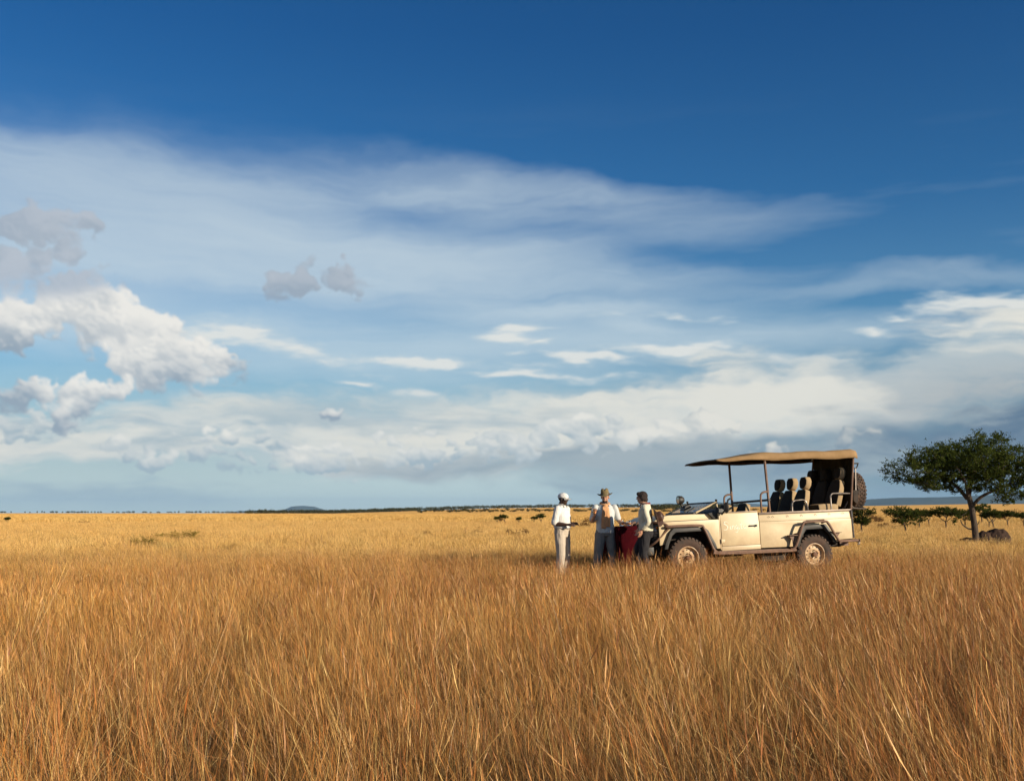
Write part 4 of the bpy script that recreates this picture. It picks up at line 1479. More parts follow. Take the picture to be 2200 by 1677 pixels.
def fuse(name, mat, parent, build, voxel=0.008, smooth_n=2, crease=0.0, seed=0, cscale=(18, 18, 9), tris=None):
    """several overlapping volumes fused into one continuous skin"""
    bm = bmesh.new()
    build(bm)
    bmesh.ops.recalc_face_normals(bm, faces=bm.faces)
    me = bpy.data.meshes.new(name)
    bm.to_mesh(me)
    bm.free()
    o = bpy.data.objects.new(name, me)
    COL.objects.link(o)
    md = o.modifiers.new('skin', 'REMESH')
    md.mode = 'VOXEL'
    md.voxel_size = voxel
    md.use_smooth_shade = True
    if smooth_n:
        sm = o.modifiers.new('smooth', 'SMOOTH')
        sm.factor = 0.5
        sm.iterations = smooth_n
    dg = bpy.context.evaluated_depsgraph_get()
    me2 = bpy.data.meshes.new_from_object(o.evaluated_get(dg))
    me2.name = name
    bpy.data.objects.remove(o)
    bpy.data.meshes.remove(me)
    if crease:
        off = Vector((seed * 3.7, seed * 1.3, seed))
        nrm = [v.normal.copy() for v in me2.vertices]
        for v, nn in zip(me2.vertices, nrm):
            p = Vector((v.co.x * cscale[0], v.co.y * cscale[1], v.co.z * cscale[2])) + off
            f = mnoise.noise(p) + 0.5 * mnoise.noise(p * 2.3)
            v.co += nn * (crease * (1 - 2.2 * abs(f)))
    me2.polygons.foreach_set('use_smooth', [True] * len(me2.polygons))
    return link(name, me2, mat, parent)


def hand(bm, wrist, direction, palm_n, size=1.0, curl=0.5, thumb=1, spread=0.12, r=1.0):
    """palm, four unequal bent fingers and a thumb leaving the side of the palm"""
    d = Vector(direction).normalized()
    n_ = Vector(palm_n)
    n_ = (n_ - d * n_.dot(d)).normalized()       # towards which the fingers curl
    s = d.cross(n_).normalized() * thumb          # thumb side
    w = Vector(wrist)
    L = 0.19 * size
    limb(bm, [w, w + d * L * 0.25], [0.024 * size, 0.030 * size], 10, 1)
    for q in (-0.03, -0.01, 0.012, 0.03):
        limb(bm, [w + d * L * 0.12 + s * q * 0.55 * size, w + d * L * 0.48 + s * q * size], [0.017 * size, 0.015 * size], 8, 1)
    for i, (q, ln) in enumerate(((0.033, 0.88), (0.012, 1.0), (-0.011, 0.95), (-0.032, 0.76))):
        a = w + d * L * 0.48 + s * q * size
        c1, c2 = curl * (0.5 + 0.06 * i), curl * (1.3 + 0.1 * i)
        e = (d + s * q * spread * 30).normalized()
        f1 = (e * math.cos(c1) + n_ * math.sin(c1))
        f2 = (e * math.cos(c2) + n_ * math.sin(c2))
        f3 = (e * math.cos(c2 + curl * 0.5) + n_ * math.sin(c2 + curl * 0.5))
        l = 0.075 * size * ln
        p1 = a + f1 * l * 0.5
        p2 = p1 + f2 * l * 0.32
        p3 = p2 + f3 * l * 0.26
        limb(bm, [a, p1, p2, p3], [0.0098 * size * r, 0.009 * size * r, 0.0083 * size * r, 0.0072 * size * r], 8, 1)
    t0 = w + d * L * 0.16 + s * 0.022 * size
    t1 = t0 + (d * 0.6 + s * 0.9 + n_ * 0.3).normalized() * 0.038 * size
    t2 = t1 + (d * 0.95 + s * 0.4 + n_ * 0.5 * (0.5 + curl)).normalized() * 0.036 * size
    limb(bm, [t0, t1, t2], [0.0145 * size, 0.012 * size, 0.0088 * size], 8, 1)


def head_shape(bm, c, yaw=0.0, pitch=0.0, s=1.0):
    """skull, jaw, brow, nose, lips, ears; faces -y before turning"""
    h = bmesh.new()
    ball(h, (0, 0.012, 0.035), (0.074, 0.092, 0.088), 3)
    ball(h, (0, -0.022, -0.035), (0.060, 0.064, 0.074), 3)
    ball(h, (0, -0.052, -0.086), (0.030, 0.026, 0.020))
    ball(h, (0, -0.074, 0.030), (0.048, 0.016, 0.012))
    ball(h, (0, -0.100, -0.006), (0.012, 0.014, 0.012))
    limb(h, [(0, -0.082, 0.028), (0, -0.098, -0.002)], [0.008, 0.012], 8, 1)
    ball(h, (0, -0.086, -0.044), (0.022, 0.010, 0.006))
    ball(h, (0, -0.083, -0.056), (0.019, 0.010, 0.007))
    for sx in (-1, 1):
        ball(h, (sx * 0.078, 0.012, -0.004), (0.009, 0.020, 0.032))
        ball(h, (sx * 0.040, -0.062, -0.018), (0.022, 0.020, 0.018))
    limb(h, [(0, 0.018, -0.05), (0, 0.035, -0.15)], [0.058, 0.062], 14, 1)
    M = Matrix.Translation(Vector(c)) @ Matrix.Rotation(yaw, 4, 'Z') @ Matrix.Rotation(pitch, 4, 'X') @ Matrix.Scale(s, 4)
    bmesh.ops.transform(h, matrix=M, verts=h.verts)
    tmp = bpy.data.meshes.new('t')
    h.to_mesh(tmp)
    h.free()
    bm.from_mesh(tmp)
    bpy.data.meshes.remove(tmp)
    return M


def eyes(body, M, mat_w, mat_d):
    def w(bm):
        for sx in (-1, 1):
            ball(bm, (sx * 0.031, -0.0735, 0.009), (0.0125, 0.0105, 0.0058))
        bmesh.ops.transform(bm, matrix=M, verts=bm.verts)
    e = part('eye', mat_w, body, w, angle=180)

    def d(bm):
        for sx in (-1, 1):
            ball(bm, (sx * 0.031, -0.0815, 0.009), (0.0058, 0.0048, 0.0052))
        bmesh.ops.transform(bm, matrix=M, verts=bm.verts)
    part('iris', mat_d, e, d, angle=180)

    def b(bm):
        for sx in (-1, 1):
            add_tube(bm, [(sx * 0.014, -0.094, 0.030), (sx * 0.032, -0.089, 0.037), (sx * 0.050, -0.076, 0.031)], 0.0042, 5, 2)
        bmesh.ops.transform(bm, matrix=M, verts=bm.verts)
    part('eyebrow', mat_d, body, b, angle=180)


def skin_mat(name, c1, c2):
    m = Mat(name, c1, c2, 14.0, 0.5)
    b = m.node_tree.nodes['Principled BSDF']
    b.inputs['Subsurface Weight'].default_value = 0.08
    b.inputs['Subsurface Scale'].default_value = 0.01
    return m


sk_dark = skin_mat('dark_brown_skin', (0.045, 0.022, 0.014), (0.065, 0.032, 0.020))
sk_light = skin_mat('tanned_skin', (0.50, 0.27, 0.17), (0.44, 0.22, 0.14))
m_eye = Mat('eye_white', (0.7, 0.68, 0.62), rough=0.2)
m_iris = Mat('dark_iris', (0.02, 0.012, 0.008), rough=0.3)
c_white = Mat('white_cotton', (0.70, 0.68, 0.64), (0.64, 0.62, 0.58), 12.0, 0.9, bump=0.25, bscale=18, spec=0.15)
c_khaki = Mat('pale_khaki_cotton', (0.50, 0.43, 0.345), (0.45, 0.38, 0.30), 10.0, 0.9, bump=0.3, bscale=14, spec=0.15)
c_linen = Mat('pale_grey_linen', (0.55, 0.57, 0.55), (0.48, 0.50, 0.49), 12.0, 0.9, bump=0.3, bscale=16, spec=0.15)
c_grey = Mat('grey_trousers', (0.24, 0.225, 0.20), (0.19, 0.18, 0.16), 10.0, 0.9, bump=0.3, bscale=14, spec=0.15)
c_char = Mat('charcoal_trousers', (0.024, 0.023, 0.026), (0.036, 0.034, 0.036), 10.0, 0.9, bump=0.3, bscale=14, spec=0.15)
c_cream = Mat('striped_cream_cloth', (0.66, 0.62, 0.48), (0.56, 0.52, 0.40), 1.0, 0.9, bump=0.3, bscale=14, spec=0.15, stretch=(55, 55, 2), lo=0.45, hi=0.6)
c_orange = Mat('orange_scarf_cloth', (0.62, 0.34, 0.17), (0.52, 0.26, 0.12), 12.0, 0.95, bump=0.35, bscale=20, spec=0.1)
c_belt = Mat('brown_leather', (0.055, 0.028, 0.016), (0.09, 0.045, 0.025), 12.0, 0.5)
c_olive = Mat('olive_felt', (0.20, 0.15, 0.065), (0.14, 0.105, 0.045), 8.0, 0.95, bump=0.2, bscale=30)
c_hatb = Mat('dark_brown_leather', (0.085, 0.040, 0.024), (0.05, 0.024, 0.015), 5.0, 0.5, bump=0.15, bscale=12)
c_hair = Mat('dark_brown_hair', (0.030, 0.013, 0.008), (0.014, 0.007, 0.005), 2.0, 0.75, bump=0.6, bscale=8, stretch=(60, 60, 6))
c_black = Mat('black_hair', (0.010, 0.008, 0.007), (0.018, 0.014, 0.012), 30.0, 0.8)
c_red = Mat('dark_red_bandana', (0.20, 0.018, 0.022), (0.14, 0.012, 0.016), 12.0, 0.9)
c_boot = Mat('tan_suede', (0.36, 0.27, 0.18), (0.26, 0.18, 0.11), 14.0, 0.9)
c_boot2 = Mat('brown_boot_leather', (0.08, 0.045, 0.028), (0.05, 0.03, 0.02), 14.0, 0.6)

BONES = dict(neck=(0, 0.01, 1.46), head=(0, 0, 1.60), chest=(0, 0, 1.30), waist=(0, 0, 1.05), hip=(0, 0, 0.93))


def build_person(name, loc, yaw, J, skin, label, group=None, scale=1.0, girth=1.0, voxel=0.0075):
    """J gives the joints: L/R shoulder, elbow, wrist, hip, knee, ankle, with hand directions"""
    root = empty(name, loc, (0, 0, yaw))
    root.scale = (scale,) * 3
    tag(root, label, 'person', group)
    info = {}

    def b(bm):
        info['M'] = head_shape(bm, J['head'], J.get('head_yaw', 0), J.get('head_pitch', 0))
        hx, hy, hz = J['head']
        cx, cy, cz = J['chest']
        px, py, pz = J['hip']
        limb(bm, [(hx, hy + 0.03, hz - 0.10), (cx, cy + 0.02, cz + 0.17)], [0.056, 0.062], 14, 1)
        stack(bm, [(px, py, pz - 0.07, 0.10, 0.09), (px, py + 0.01, pz, 0.165 * girth, 0.115 * girth), ((px + cx) / 2, (py + cy) / 2, (pz + cz) / 2 - 0.03, 0.14 * girth, 0.10 * girth),
                   (cx, cy, cz - 0.05, 0.158 * girth, 0.110 * girth), (cx, cy, cz + 0.05, 0.165, 0.112), (cx, cy + 0.01, cz + 0.13, 0.145, 0.085), (cx, cy + 0.015, cz + 0.18, 0.07, 0.06)])
        for s in 'LR':
            sh, el, wr = J[s + 'sh'], J[s + 'el'], J[s + 'wr']
            limb(bm, [sh, [(sh[i] + el[i]) / 2 for i in range(3)], el, [(el[i] * 0.6 + wr[i] * 0.4) for i in range(3)], wr], [0.058, 0.050, 0.040, 0.040, 0.026], 14, 2)
            hd = J[s + 'hand']
            hand(bm, wr, hd[0], hd[1], hd[2] if len(hd) > 2 else 1.0, hd[3] if len(hd) > 3 else 0.5, hd[4] if len(hd) > 4 else 1)
            hp, kn, an = J[s + 'hip'], J[s + 'kn'], J[s + 'an']
            limb(bm, [hp, [(hp[i] + kn[i]) / 2 for i in range(3)], kn, [kn[i] * 0.65 + an[i] * 0.35 for i in range(3)], an], [0.092, 0.080, 0.056, 0.055, 0.038], 14, 2)
            ft = J[s + 'foot']
            f = Vector(ft).normalized()
            a = Vector(an)
            limb(bm, [a + Vector((0, 0, -0.03)) - f * 0.03, a + f * 0.08 + Vector((0, 0, -0.045)), a + f * 0.17 + Vector((0, 0, -0.06))], [0.036, 0.036, 0.024], 10, 1)
    body = fuse('body', skin, root, b, voxel, 2)
    info['body'], info['root'] = body, root
    return root, info


def shoe(J, root, mat, s):
    an, f = Vector(J[s + 'an']), Vector(J[s + 'foot']).normalized()

    def b(bm):
        limb(bm, [an + Vector((0, 0, -0.035)) - f * 0.045, an + f * 0.05 + Vector((0, 0, -0.04)), an + f * 0.13 + Vector((0, 0, -0.055)), an + f * 0.19 + Vector((0, 0, -0.06))], [0.044, 0.047, 0.044, 0.034], 12, 2)
        limb(bm, [an + Vector((0, 0, 0.05)), an + Vector((0, 0, -0.04))], [0.050, 0.048], 12, 1)
    o = fuse('shoe', mat, root, b, 0.009, 2)

    def so(bm):
        for q in (-0.04, 0.04, 0.10, 0.17):
            c = an + f * q
            ball(bm, (c.x, c.y, an.z - 0.093), (0.050, 0.050, 0.012))
    fuse('sole', c_boot2, o, so, 0.009, 1)


def trousers(J, root, mat, flare=1.0, seed=1, top=0.10, girth=1.0):
    def b(bm):
        px, py, pz = J['hip']
        stack(bm, [(px, py, pz - 0.10, 0.14, 0.11), (px, py + 0.008, pz - 0.03, 0.182 * girth, 0.130 * girth), (px, py + 0.004, pz + 0.05, 0.172 * girth, 0.125 * girth), (px, py, pz + top, 0.160 * girth, 0.120 * girth)])
        for s in 'LR':
            hp, kn, an = Vector(J[s + 'hip']), Vector(J[s + 'kn']), Vector(J[s + 'an'])
            limb(bm, [hp + Vector((0, 0, 0.01)), hp.lerp(kn, 0.5), kn, kn.lerp(an, 0.5), an + Vector((0, 0, 0.0))],
                 [0.106 * flare, 0.100 * flare, 0.084 * flare, 0.082 * flare, 0.078 * flare], 18, 2)
    return fuse('trousers', mat, root, b, 0.009, 2, 0.0045, seed, (14, 14, 4))


def shirt(J, root, mat, sleeve=0.95, hem=-0.02, seed=1, girth=1.0, forearm=0.0, slack=1.0):
    def b(bm):
        cx, cy, cz = J['chest']
        px, py, pz = J['hip']
        stack(bm, [(px, py, pz + hem, 0.178 * girth, 0.133 * girth), (px, py, pz + hem + 0.07, 0.176 * girth, 0.135 * girth), ((px + cx) / 2, (py + cy) / 2, (pz + cz) / 2, 0.172 * girth, 0.135 * girth),
                   (cx, cy, cz - 0.03, 0.184 * girth, 0.134 * girth), (cx, cy, cz + 0.06, 0.180, 0.124), (cx, cy + 0.012, cz + 0.135, 0.155, 0.092), (cx, cy + 0.018, cz + 0.19, 0.085, 0.074)])
        for s in 'LR':
            sh, el, wr = Vector(J[s + 'sh']), Vector(J[s + 'el']), Vector(J[s + 'wr'])
            if forearm > 0:
                limb(bm, [sh, sh.lerp(el, 0.5), el, el.lerp(wr, forearm * 0.5), el.lerp(wr, forearm)], [0.067, 0.060, 0.052 * slack, 0.049 * slack, 0.040 * slack], 14, 2)
            else:
                limb(bm, [sh, sh.lerp(el, 0.5 * sleeve), sh.lerp(el, sleeve)], [0.068, 0.066, 0.066], 14, 2)
    return fuse('shirt', mat, root, b, 0.009, 2, 0.0038, seed, (14, 14, 5))


def placket(J, sh_, mat, n=5):
    cx, cy, cz = J['chest']
    px, py, pz = J['hip']
    for k in range(n):
        t = k / n
        part('button', m_lens, sh_, lambda bm: ball(bm, (cx * (1 - t) + px * t, cy * (1 - t) + py * t - 0.135, cz + 0.10 - t * (cz - pz)), (0.006, 0.003, 0.006), 1))


def collar(J, parent, mat):
    cx, cy, cz = J['chest']

    def b(bm):
        r0, r1 = [], []
        for i in range(21):
            a = rad(-90 + 28 + (304) * i / 20)
            r0.append(bm.verts.new((cx + 0.070 * math.cos(a), cy + 0.012 + 0.070 * math.sin(a), cz + 0.215)))
            k = 1 + 0.25 * (abs(i - 10) / 10) ** 3
            r1.append(bm.verts.new((cx + 0.098 * math.cos(a) * k, cy + 0.012 + 0.098 * math.sin(a) * k, cz + 0.165 - 0.03 * (abs(i - 10) / 10) ** 3)))
        for i in range(20):
            bm.faces.new((r0[i], r0[i + 1], r1[i + 1], r1[i]))
        bmesh.ops.solidify(bm, geom=bm.faces[:], thickness=0.005)
    part('collar', mat, parent, b, angle=180)


# man in the white cap, facing the other two, one hand held out
J1 = dict(head=(0, -0.03, 1.575), head_yaw=0.1, head_pitch=rad(8), chest=(0, 0.0, 1.27), hip=(0, 0.0, 0.93),
          Rsh=(-0.185, 0.0, 1.385), Rel=(-0.235, 0.05, 1.10), Rwr=(-0.15, -0.20, 1.075), Rhand=((0.25, -1, 0.0), (0.5, 0.0, -0.8), 1.0, 0.35, 1),
          Lsh=(0.185, 0.0, 1.385), Lel=(0.225, 0.03, 1.11), Lwr=(0.10, -0.20, 1.09), Lhand=((-0.25, -1, 0.08), (-0.6, 0, -0.6), 1.0, 0.4, -1),
          Rhip=(-0.095, 0.0, 0.88), Rkn=(-0.11, -0.03, 0.49), Ran=(-0.115, 0.01, 0.10), Rfoot=(-0.15, -1, 0),
          Lhip=(0.095, 0.0, 0.88), Lkn=(0.115, -0.02, 0.49), Lan=(0.13, 0.02, 0.10), Lfoot=(0.15, -1, 0))
p1, i1 = build_person('person', (1.005, 22.5, ground_z(1.0, 22.5) - 0.01), rad(58), J1, sk_dark,
                      'man in a white cap, white shirt and pale khaki trousers, leftmost, holding one hand out', girth=1.08)
eyes(i1['body'], i1['M'], m_eye, m_iris)
s1 = shirt(J1, p1, c_white, 0.94, 0.075, 3, 1.10)
placket(J1, s1, c_white)
collar(J1, s1, c_white)
t1 = trousers(J1, p1, c_khaki, 1.0, 4, 0.10, 1.04)
for s in 'LR':
    shoe(J1, p1, c_boot, s)


def belt(bm):
    stack(bm, [(0, 0.002, 0.990, 0.177, 0.137), (0, 0.002, 1.032, 0.176, 0.137)], 28, 1)


bt = part('belt', c_belt, p1, belt, angle=50)
part('buckle', m_tin, bt, lambda bm: add_box(bm, -0.025, 0.025, -0.145, -0.134, 0.988, 1.034), 0.004)


def cap(bm):
    ball(bm, (0, 0.010, 0.052), (0.092, 0.112, 0.082), 3)


cp = fuse('cap', c_white, p1, cap, 0.007, 1, 0.003, 5, (20, 20, 20))


def trim_cap(o, zc):
    bm = bmesh.new()
    bm.from_mesh(o.data)
    bmesh.ops.delete(bm, geom=[v for v in bm.verts if v.co.z < zc], context='VERTS')
    bm.to_mesh(o.data)
    bm.free()


trim_cap(cp, 0.028)
cp.matrix_local = i1['M'] @ Matrix.Rotation(rad(-6), 4, 'X')


def brim(bm):
    rows = []
    for j in range(7):
        t = j / 6
        r = []
        for i in range(17):
            a = rad(-90 - 62 + 124 * i / 16)
            rx, ry = 0.088 + 0.004 * t, 0.104 + 0.085 * t * (math.cos(rad(-62 + 124 * i / 16)) ** 0.7)
            r.append(bm.verts.new((rx * math.cos(a), 0.01 + ry * math.sin(a), 0.034 - 0.030 * t - 0.018 * abs((i - 8) / 8) ** 2 * t)))
        rows.append(r)
    for a, b in zip(rows, rows[1:]):
        for i in range(16):
            bm.faces.new((a[i], a[i + 1], b[i + 1], b[i]))
    bmesh.ops.solidify(bm, geom=bm.faces[:], thickness=0.005)


part('brim', c_white, cp, brim, angle=180)
part('hair', c_black, p1, lambda bm: (ball(bm, (0, 0.02, 0.03), (0.079, 0.094, 0.085), 3), bmesh.ops.transform(bm, matrix=i1['M'], verts=bm.verts)), angle=180)

# man in the olive hat and orange scarf, glass in his right hand, left hand on the table
J2 = dict(head=(0, -0.02, 1.60), head_yaw=rad(-14), head_pitch=rad(10), chest=(0, 0.0, 1.29), hip=(0, 0.0, 0.94),
          Rsh=(-0.19, 0.0, 1.405), Rel=(-0.27, -0.02, 1.12), Rwr=(-0.235, -0.20, 1.27), Rhand=((-0.1, -0.35, 0.9), (-0.1, -0.8, -0.3), 1.0, 1.05, -1),
          Lsh=(0.19, 0.0, 1.405), Lel=(0.285, 0.04, 1.14), Lwr=(0.26, -0.06, 0.98), Lhand=((0.3, -0.8, 0.05), (0, -0.2, -1), 1.0, 0.3, -1),
          Rhip=(-0.095, 0, 0.89), Rkn=(-0.145, -0.02, 0.49), Ran=(-0.175, 0.02, 0.10), Rfoot=(-0.3, -1, 0),
          Lhip=(0.095, 0, 0.89), Lkn=(0.135, -0.03, 0.49), Lan=(0.16, 0.0, 0.10), Lfoot=(0.3, -1, 0))
J2['Lwr'] = (0.31, -0.16, 1.10)
p2, i2 = build_person('person', (1.862, 22.5, ground_z(1.9, 22.5) + 0.0), rad(6), J2, sk_light,
                      'man in an olive hat with a long orange scarf over a pale shirt')
eyes(i2['body'], i2['M'], m_eye, m_iris)
s2_ = shirt(J2, p2, c_linen, 0.80, -0.04, 7, 1.02)
collar(J2, s2_, c_linen)
placket(J2, s2_, c_linen, 5)
trousers(J2, p2, c_grey, 1.03, 8, 0.08)
for s in 'LR':
    shoe(J2, p2, c_boot2, s)
part('beard', c_hair, p2, lambda bm: (ball(bm, (0, -0.045, -0.068), (0.052, 0.050, 0.040), 3), bmesh.ops.transform(bm, matrix=i2['M'], verts=bm.verts)), angle=180)
part('hair', c_hair, p2, lambda bm: (ball(bm, (0, 0.026, 0.03), (0.080, 0.090, 0.088), 3), bmesh.ops.transform(bm, matrix=i2['M'], verts=bm.verts)), angle=180)


def hat(bm, br=0.165, up=0.012):
    prof = [(0.0, 0.135), (0.045, 0.133), (0.072, 0.120), (0.083, 0.095), (0.088, 0.05), (0.093, 0.005)]
    n = 36
    rows = []
    for r, z in prof + [(0.11, -0.004), (br * 0.8, 0.0), (br, 0.012)]:
        row = []
        for j in range(n):
            a = 2 * math.pi * j / n
            sx = 0.93
            zz = z
            if r > 0.1:
                q = (r - 0.1) / (br - 0.1)
                zz += up * q * q * (abs(math.cos(a)) ** 2 * 1.6) - 0.025 * q * q * abs(math.sin(a)) ** 3
            if z > 0.10:
                zz -= 0.028 * max(0, 1 - abs(r * math.cos(a)) / 0.035)
            row.append(bm.verts.new((r * math.cos(a) * sx, r * math.sin(a) * 1.12 + 0.008, zz)))
        rows.append(row)
    for a, b in zip(rows, rows[1:]):
        for j in range(n):
            bm.faces.new((a[j], a[(j + 1) % n], b[(j + 1) % n], b[j]))
    bmesh.ops.remove_doubles(bm, verts=bm.verts, dist=0.0005)
    bmesh.ops.recalc_face_normals(bm, faces=bm.faces)
    bmesh.ops.solidify(bm, geom=bm.faces[:], thickness=0.004)


h2 = part('hat', c_olive, p2, hat, angle=180)
h2.matrix_local = i2['M'] @ Matrix.Translation((0, 0, 0.055)) @ Matrix.Rotation(rad(-4), 4, 'X') @ Matrix.Rotation(rad(-5), 4, 'Y')
part('hat_band', c_belt, h2, lambda bm: add_lathe(bm, [(0.094, 0.008), (0.0975, 0.008), (0.0935, 0.032), (0.090, 0.032)], 30, 'z', (0, 0.008, 0), True), angle=60)


def scarf(bm):
    # loop round the neck
    ring = []
    for i in range(15):
        a = 2 * math.pi * i / 14
        ring.append((0.082 * math.cos(a), 0.018 + 0.080 * math.sin(a), 1.475 - 0.028 * (-math.sin(a))))
    limb(bm, ring, [0.030] * 15, 10, 1)
    limb(bm, [(p[0] * 1.08, p[1] * 1.1, p[2] - 0.035) for p in ring], [0.026] * 15, 10, 1)
    ball(bm, (-0.01, -0.095, 1.425), (0.045, 0.035, 0.05))
    # two hanging ends with pleats
    for x0, x1, z1, ph in ((-0.035, -0.055, 1.00, 0.0), (0.020, 0.030, 1.03, 1.7), (-0.01, -0.012, 1.06, 3.0)):
        for q in (-0.028, -0.009, 0.009, 0.028):
            limb(bm, [(x0 + q * 0.7, -0.105, 1.41), (x0 * 0.6 + x1 * 0.4 + q, -0.148 - 0.006 * math.sin(ph + q * 90), 1.30), (x1 + q * 1.2, -0.158 - 0.01 * math.cos(ph + q * 120), 1.15), (x1 + q * 1.3, -0.150, z1)],
                 [0.016, 0.014, 0.014, 0.012], 8, 3)


fuse('scarf', c_orange, p2, scarf, 0.0065, 1, 0.003, 2, (30, 30, 8))

# man leaning back on the bull bar, hat hanging behind his shoulder
J3 = dict(head=(0, -0.045, 1.585), head_yaw=rad(4), head_pitch=rad(8), chest=(0, 0.02, 1.28), hip=(0, 0.03, 0.92),
          Rsh=(-0.19, 0.02, 1.395), Rel=(-0.27, 0.05, 1.13), Rwr=(-0.19, -0.12, 0.99), Rhand=((0.1, -0.3, -1), (0.5, -0.4, 0), 1.0, 0.5, 1),
          Lsh=(0.19, 0.02, 1.395), Lel=(0.255, 0.09, 1.13), Lwr=(0.20, -0.05, 0.97), Lhand=((-0.15, -0.2, -1), (-0.6, -0.4, 0), 1.0, 0.4, -1),
          Rhip=(-0.095, 0.02, 0.88), Rkn=(-0.11, -0.17, 0.53), Ran=(-0.10, -0.18, 0.11), Rfoot=(-0.1, -1, 0),
          Lhip=(0.095, 0.02, 0.88), Lkn=(0.11, -0.02, 0.49), Lan=(0.12, 0.13, 0.10), Lfoot=(0.12, -1, 0))
p3, i3 = build_person('person', (2.56, 21.76, ground_z(2.5, 21.9) + 0.0), rad(-100), J3, sk_light,
                      'dark-haired man in cream shirt and charcoal trousers standing between red cloth and vehicle')
eyes(i3['body'], i3['M'], m_eye, m_iris)
s3_ = shirt(J3, p3, c_cream, 0.9, 0.03, 9, 1.0, 0.80, 1.05)
collar(J3, s3_, c_cream)
trousers(J3, p3, c_char, 0.97, 10, 0.07)
for s in 'LR':
    shoe(J3, p3, c_boot2, s)


def hair3(bm):
    ball(bm, (0, 0.024, 0.038), (0.084, 0.096, 0.088), 3)
    ball(bm, (0, 0.050, -0.035), (0.074, 0.062, 0.070), 3)
    ball(bm, (0, -0.042, 0.085), (0.062, 0.045, 0.036), 3)
    for sx in (-1, 1):
        ball(bm, (sx * 0.068, 0.018, -0.006), (0.020, 0.045, 0.055), 3)


hr = fuse('hair', c_hair, p3, hair3, 0.0075, 1, 0.006, 3, (40, 40, 14))
hr.matrix_local = i3['M']


def bandana(bm):
    limb(bm, [(0.075 * math.cos(a), 0.03 + 0.072 * math.sin(a), 1.465 + 0.012 * math.sin(a)) for a in [2 * math.pi * i / 12 for i in range(13)]], [0.022] * 13, 10, 1)
    ball(bm, (0, -0.055, 1.43), (0.035, 0.03, 0.05))


fuse('neckerchief', c_red, p3, bandana, 0.007, 1, 0.004, 1, (30, 30, 30))

hh = part('hat', c_hatb, None, lambda bm: hat(bm, 0.175, 0.03), angle=180)
hh.location = (2.56 + 0.225, 21.76 - 0.155, 1.205)
hh.rotation_euler = (rad(64), rad(22), rad(58))
tag(hh, 'brown leather hat hanging behind the back of the man in the cream shirt', 'hat')
part('hat_band', c_belt, hh, lambda bm: add_lathe(bm, [(0.094, 0.008), (0.0975, 0.008), (0.0935, 0.030), (0.090, 0.030)], 30, 'z', (0, 0.008, 0), True), angle=60)
part('chin_cord', c_belt, hh, lambda bm: add_tube(bm, [(-0.08, -0.02, 0.0), (-0.12, 0.06, -0.07), (-0.06, 0.12, -0.10), (0.03, 0.16, -0.09), (0.08, 0.05, -0.02)], 0.004, 5, 4))

# ----------------------------------------------------------------- drinks table on the bull bar
tb = empty('drinks_table', car.location, car.rotation_euler)
tag(tb, 'small fold-out drinks table in front of the bull bar, hidden under a red cloth', 'table')
TX0, TX1, TY0, TY1, TZ = -1.30, -0.93, -0.50, 0.46, 1.085
part('table_top', m_tin, tb, lambda bm: add_box(bm, TX0 + 0.02, TX1 - 0.02, TY0 + 0.02, TY1 - 0.02, TZ - 0.02, TZ - 0.004), 0.004)
for y in (TY0 + 0.05, TY1 - 0.05):
    part('leg', m_black, tb, lambda bm: add_tube(bm, [(TX0 + 0.05, y, TZ - 0.02), (TX0 + 0.05, y, 0.02)], 0.012, 8))


def cloth(bm):
    nx, ny = 26, 34
    cx, cy = (TX0 + TX1) / 2, (TY0 + TY1) / 2
    hx, hy = (TX1 - TX0) / 2, (TY1 - TY0) / 2
    rows = []
    for i in range(nx + 1):
        r = []
        for j in range(ny + 1):
            u, v = (i / nx * 2 - 1) * 0.82, (j / ny * 2 - 1) * 1.10
            dx_, dy_ = max(0, abs(u) - hx), max(0, abs(v) - hy)
            ox, oy = min(abs(u), hx) * math.copysign(1, u), min(abs(v), hy) * math.copysign(1, v)
            drop = math.hypot(dx_, dy_) if dx_ > 0 and dy_ > 0 else dx_ + dy_
            if u > hx:
                drop *= 0.35
            if dx_ > 0 and dy_ > 0:
                drop = max(dx_, dy_) + 0.62 * min(dx_, dy_)
            f = min(1.0, drop * 3)
            a = math.atan2(v, u)
            wv = 0.040 * math.sin(a * 8 + 1.3) * f + 0.016 * math.sin(v * 27 + u * 17) * f
            drop += (0.10 + 0.10 * math.sin(v * 5.0 + 0.6)) * min(1, drop * 2)
            sx, sy = math.copysign(1, u) * (dx_ > 0), math.copysign(1, v) * (dy_ > 0)
            lean = 0.10 * drop
            x = cx + ox + sx * (0.012 + lean * 0.6 + wv)
            y = cy + oy + sy * (0.012 + lean * 0.5 + wv)
            r.append(bm.verts.new((x, y, TZ + 0.006 - drop * 1.0)))
        rows.append(r)
    for a, b in zip(rows, rows[1:]):
        for j in range(ny):
            bm.faces.new((a[j], b[j], b[j + 1], a[j + 1]))
    bmesh.ops.solidify(bm, geom=bm.faces[:], thickness=0.004)


m_cloth = Mat('maroon_cloth', (0.095, 0.006, 0.011), (0.065, 0.004, 0.008), 5.0, 0.95, spec=0.1)
cl = part('tablecloth', m_cloth, None, cloth, angle=180)
cl.location, cl.rotation_euler = car.location, car.rotation_euler
tag(cl, 'dark red cloth draped over the drinks table, its corner hanging nearly to the grass', 'tablecloth')

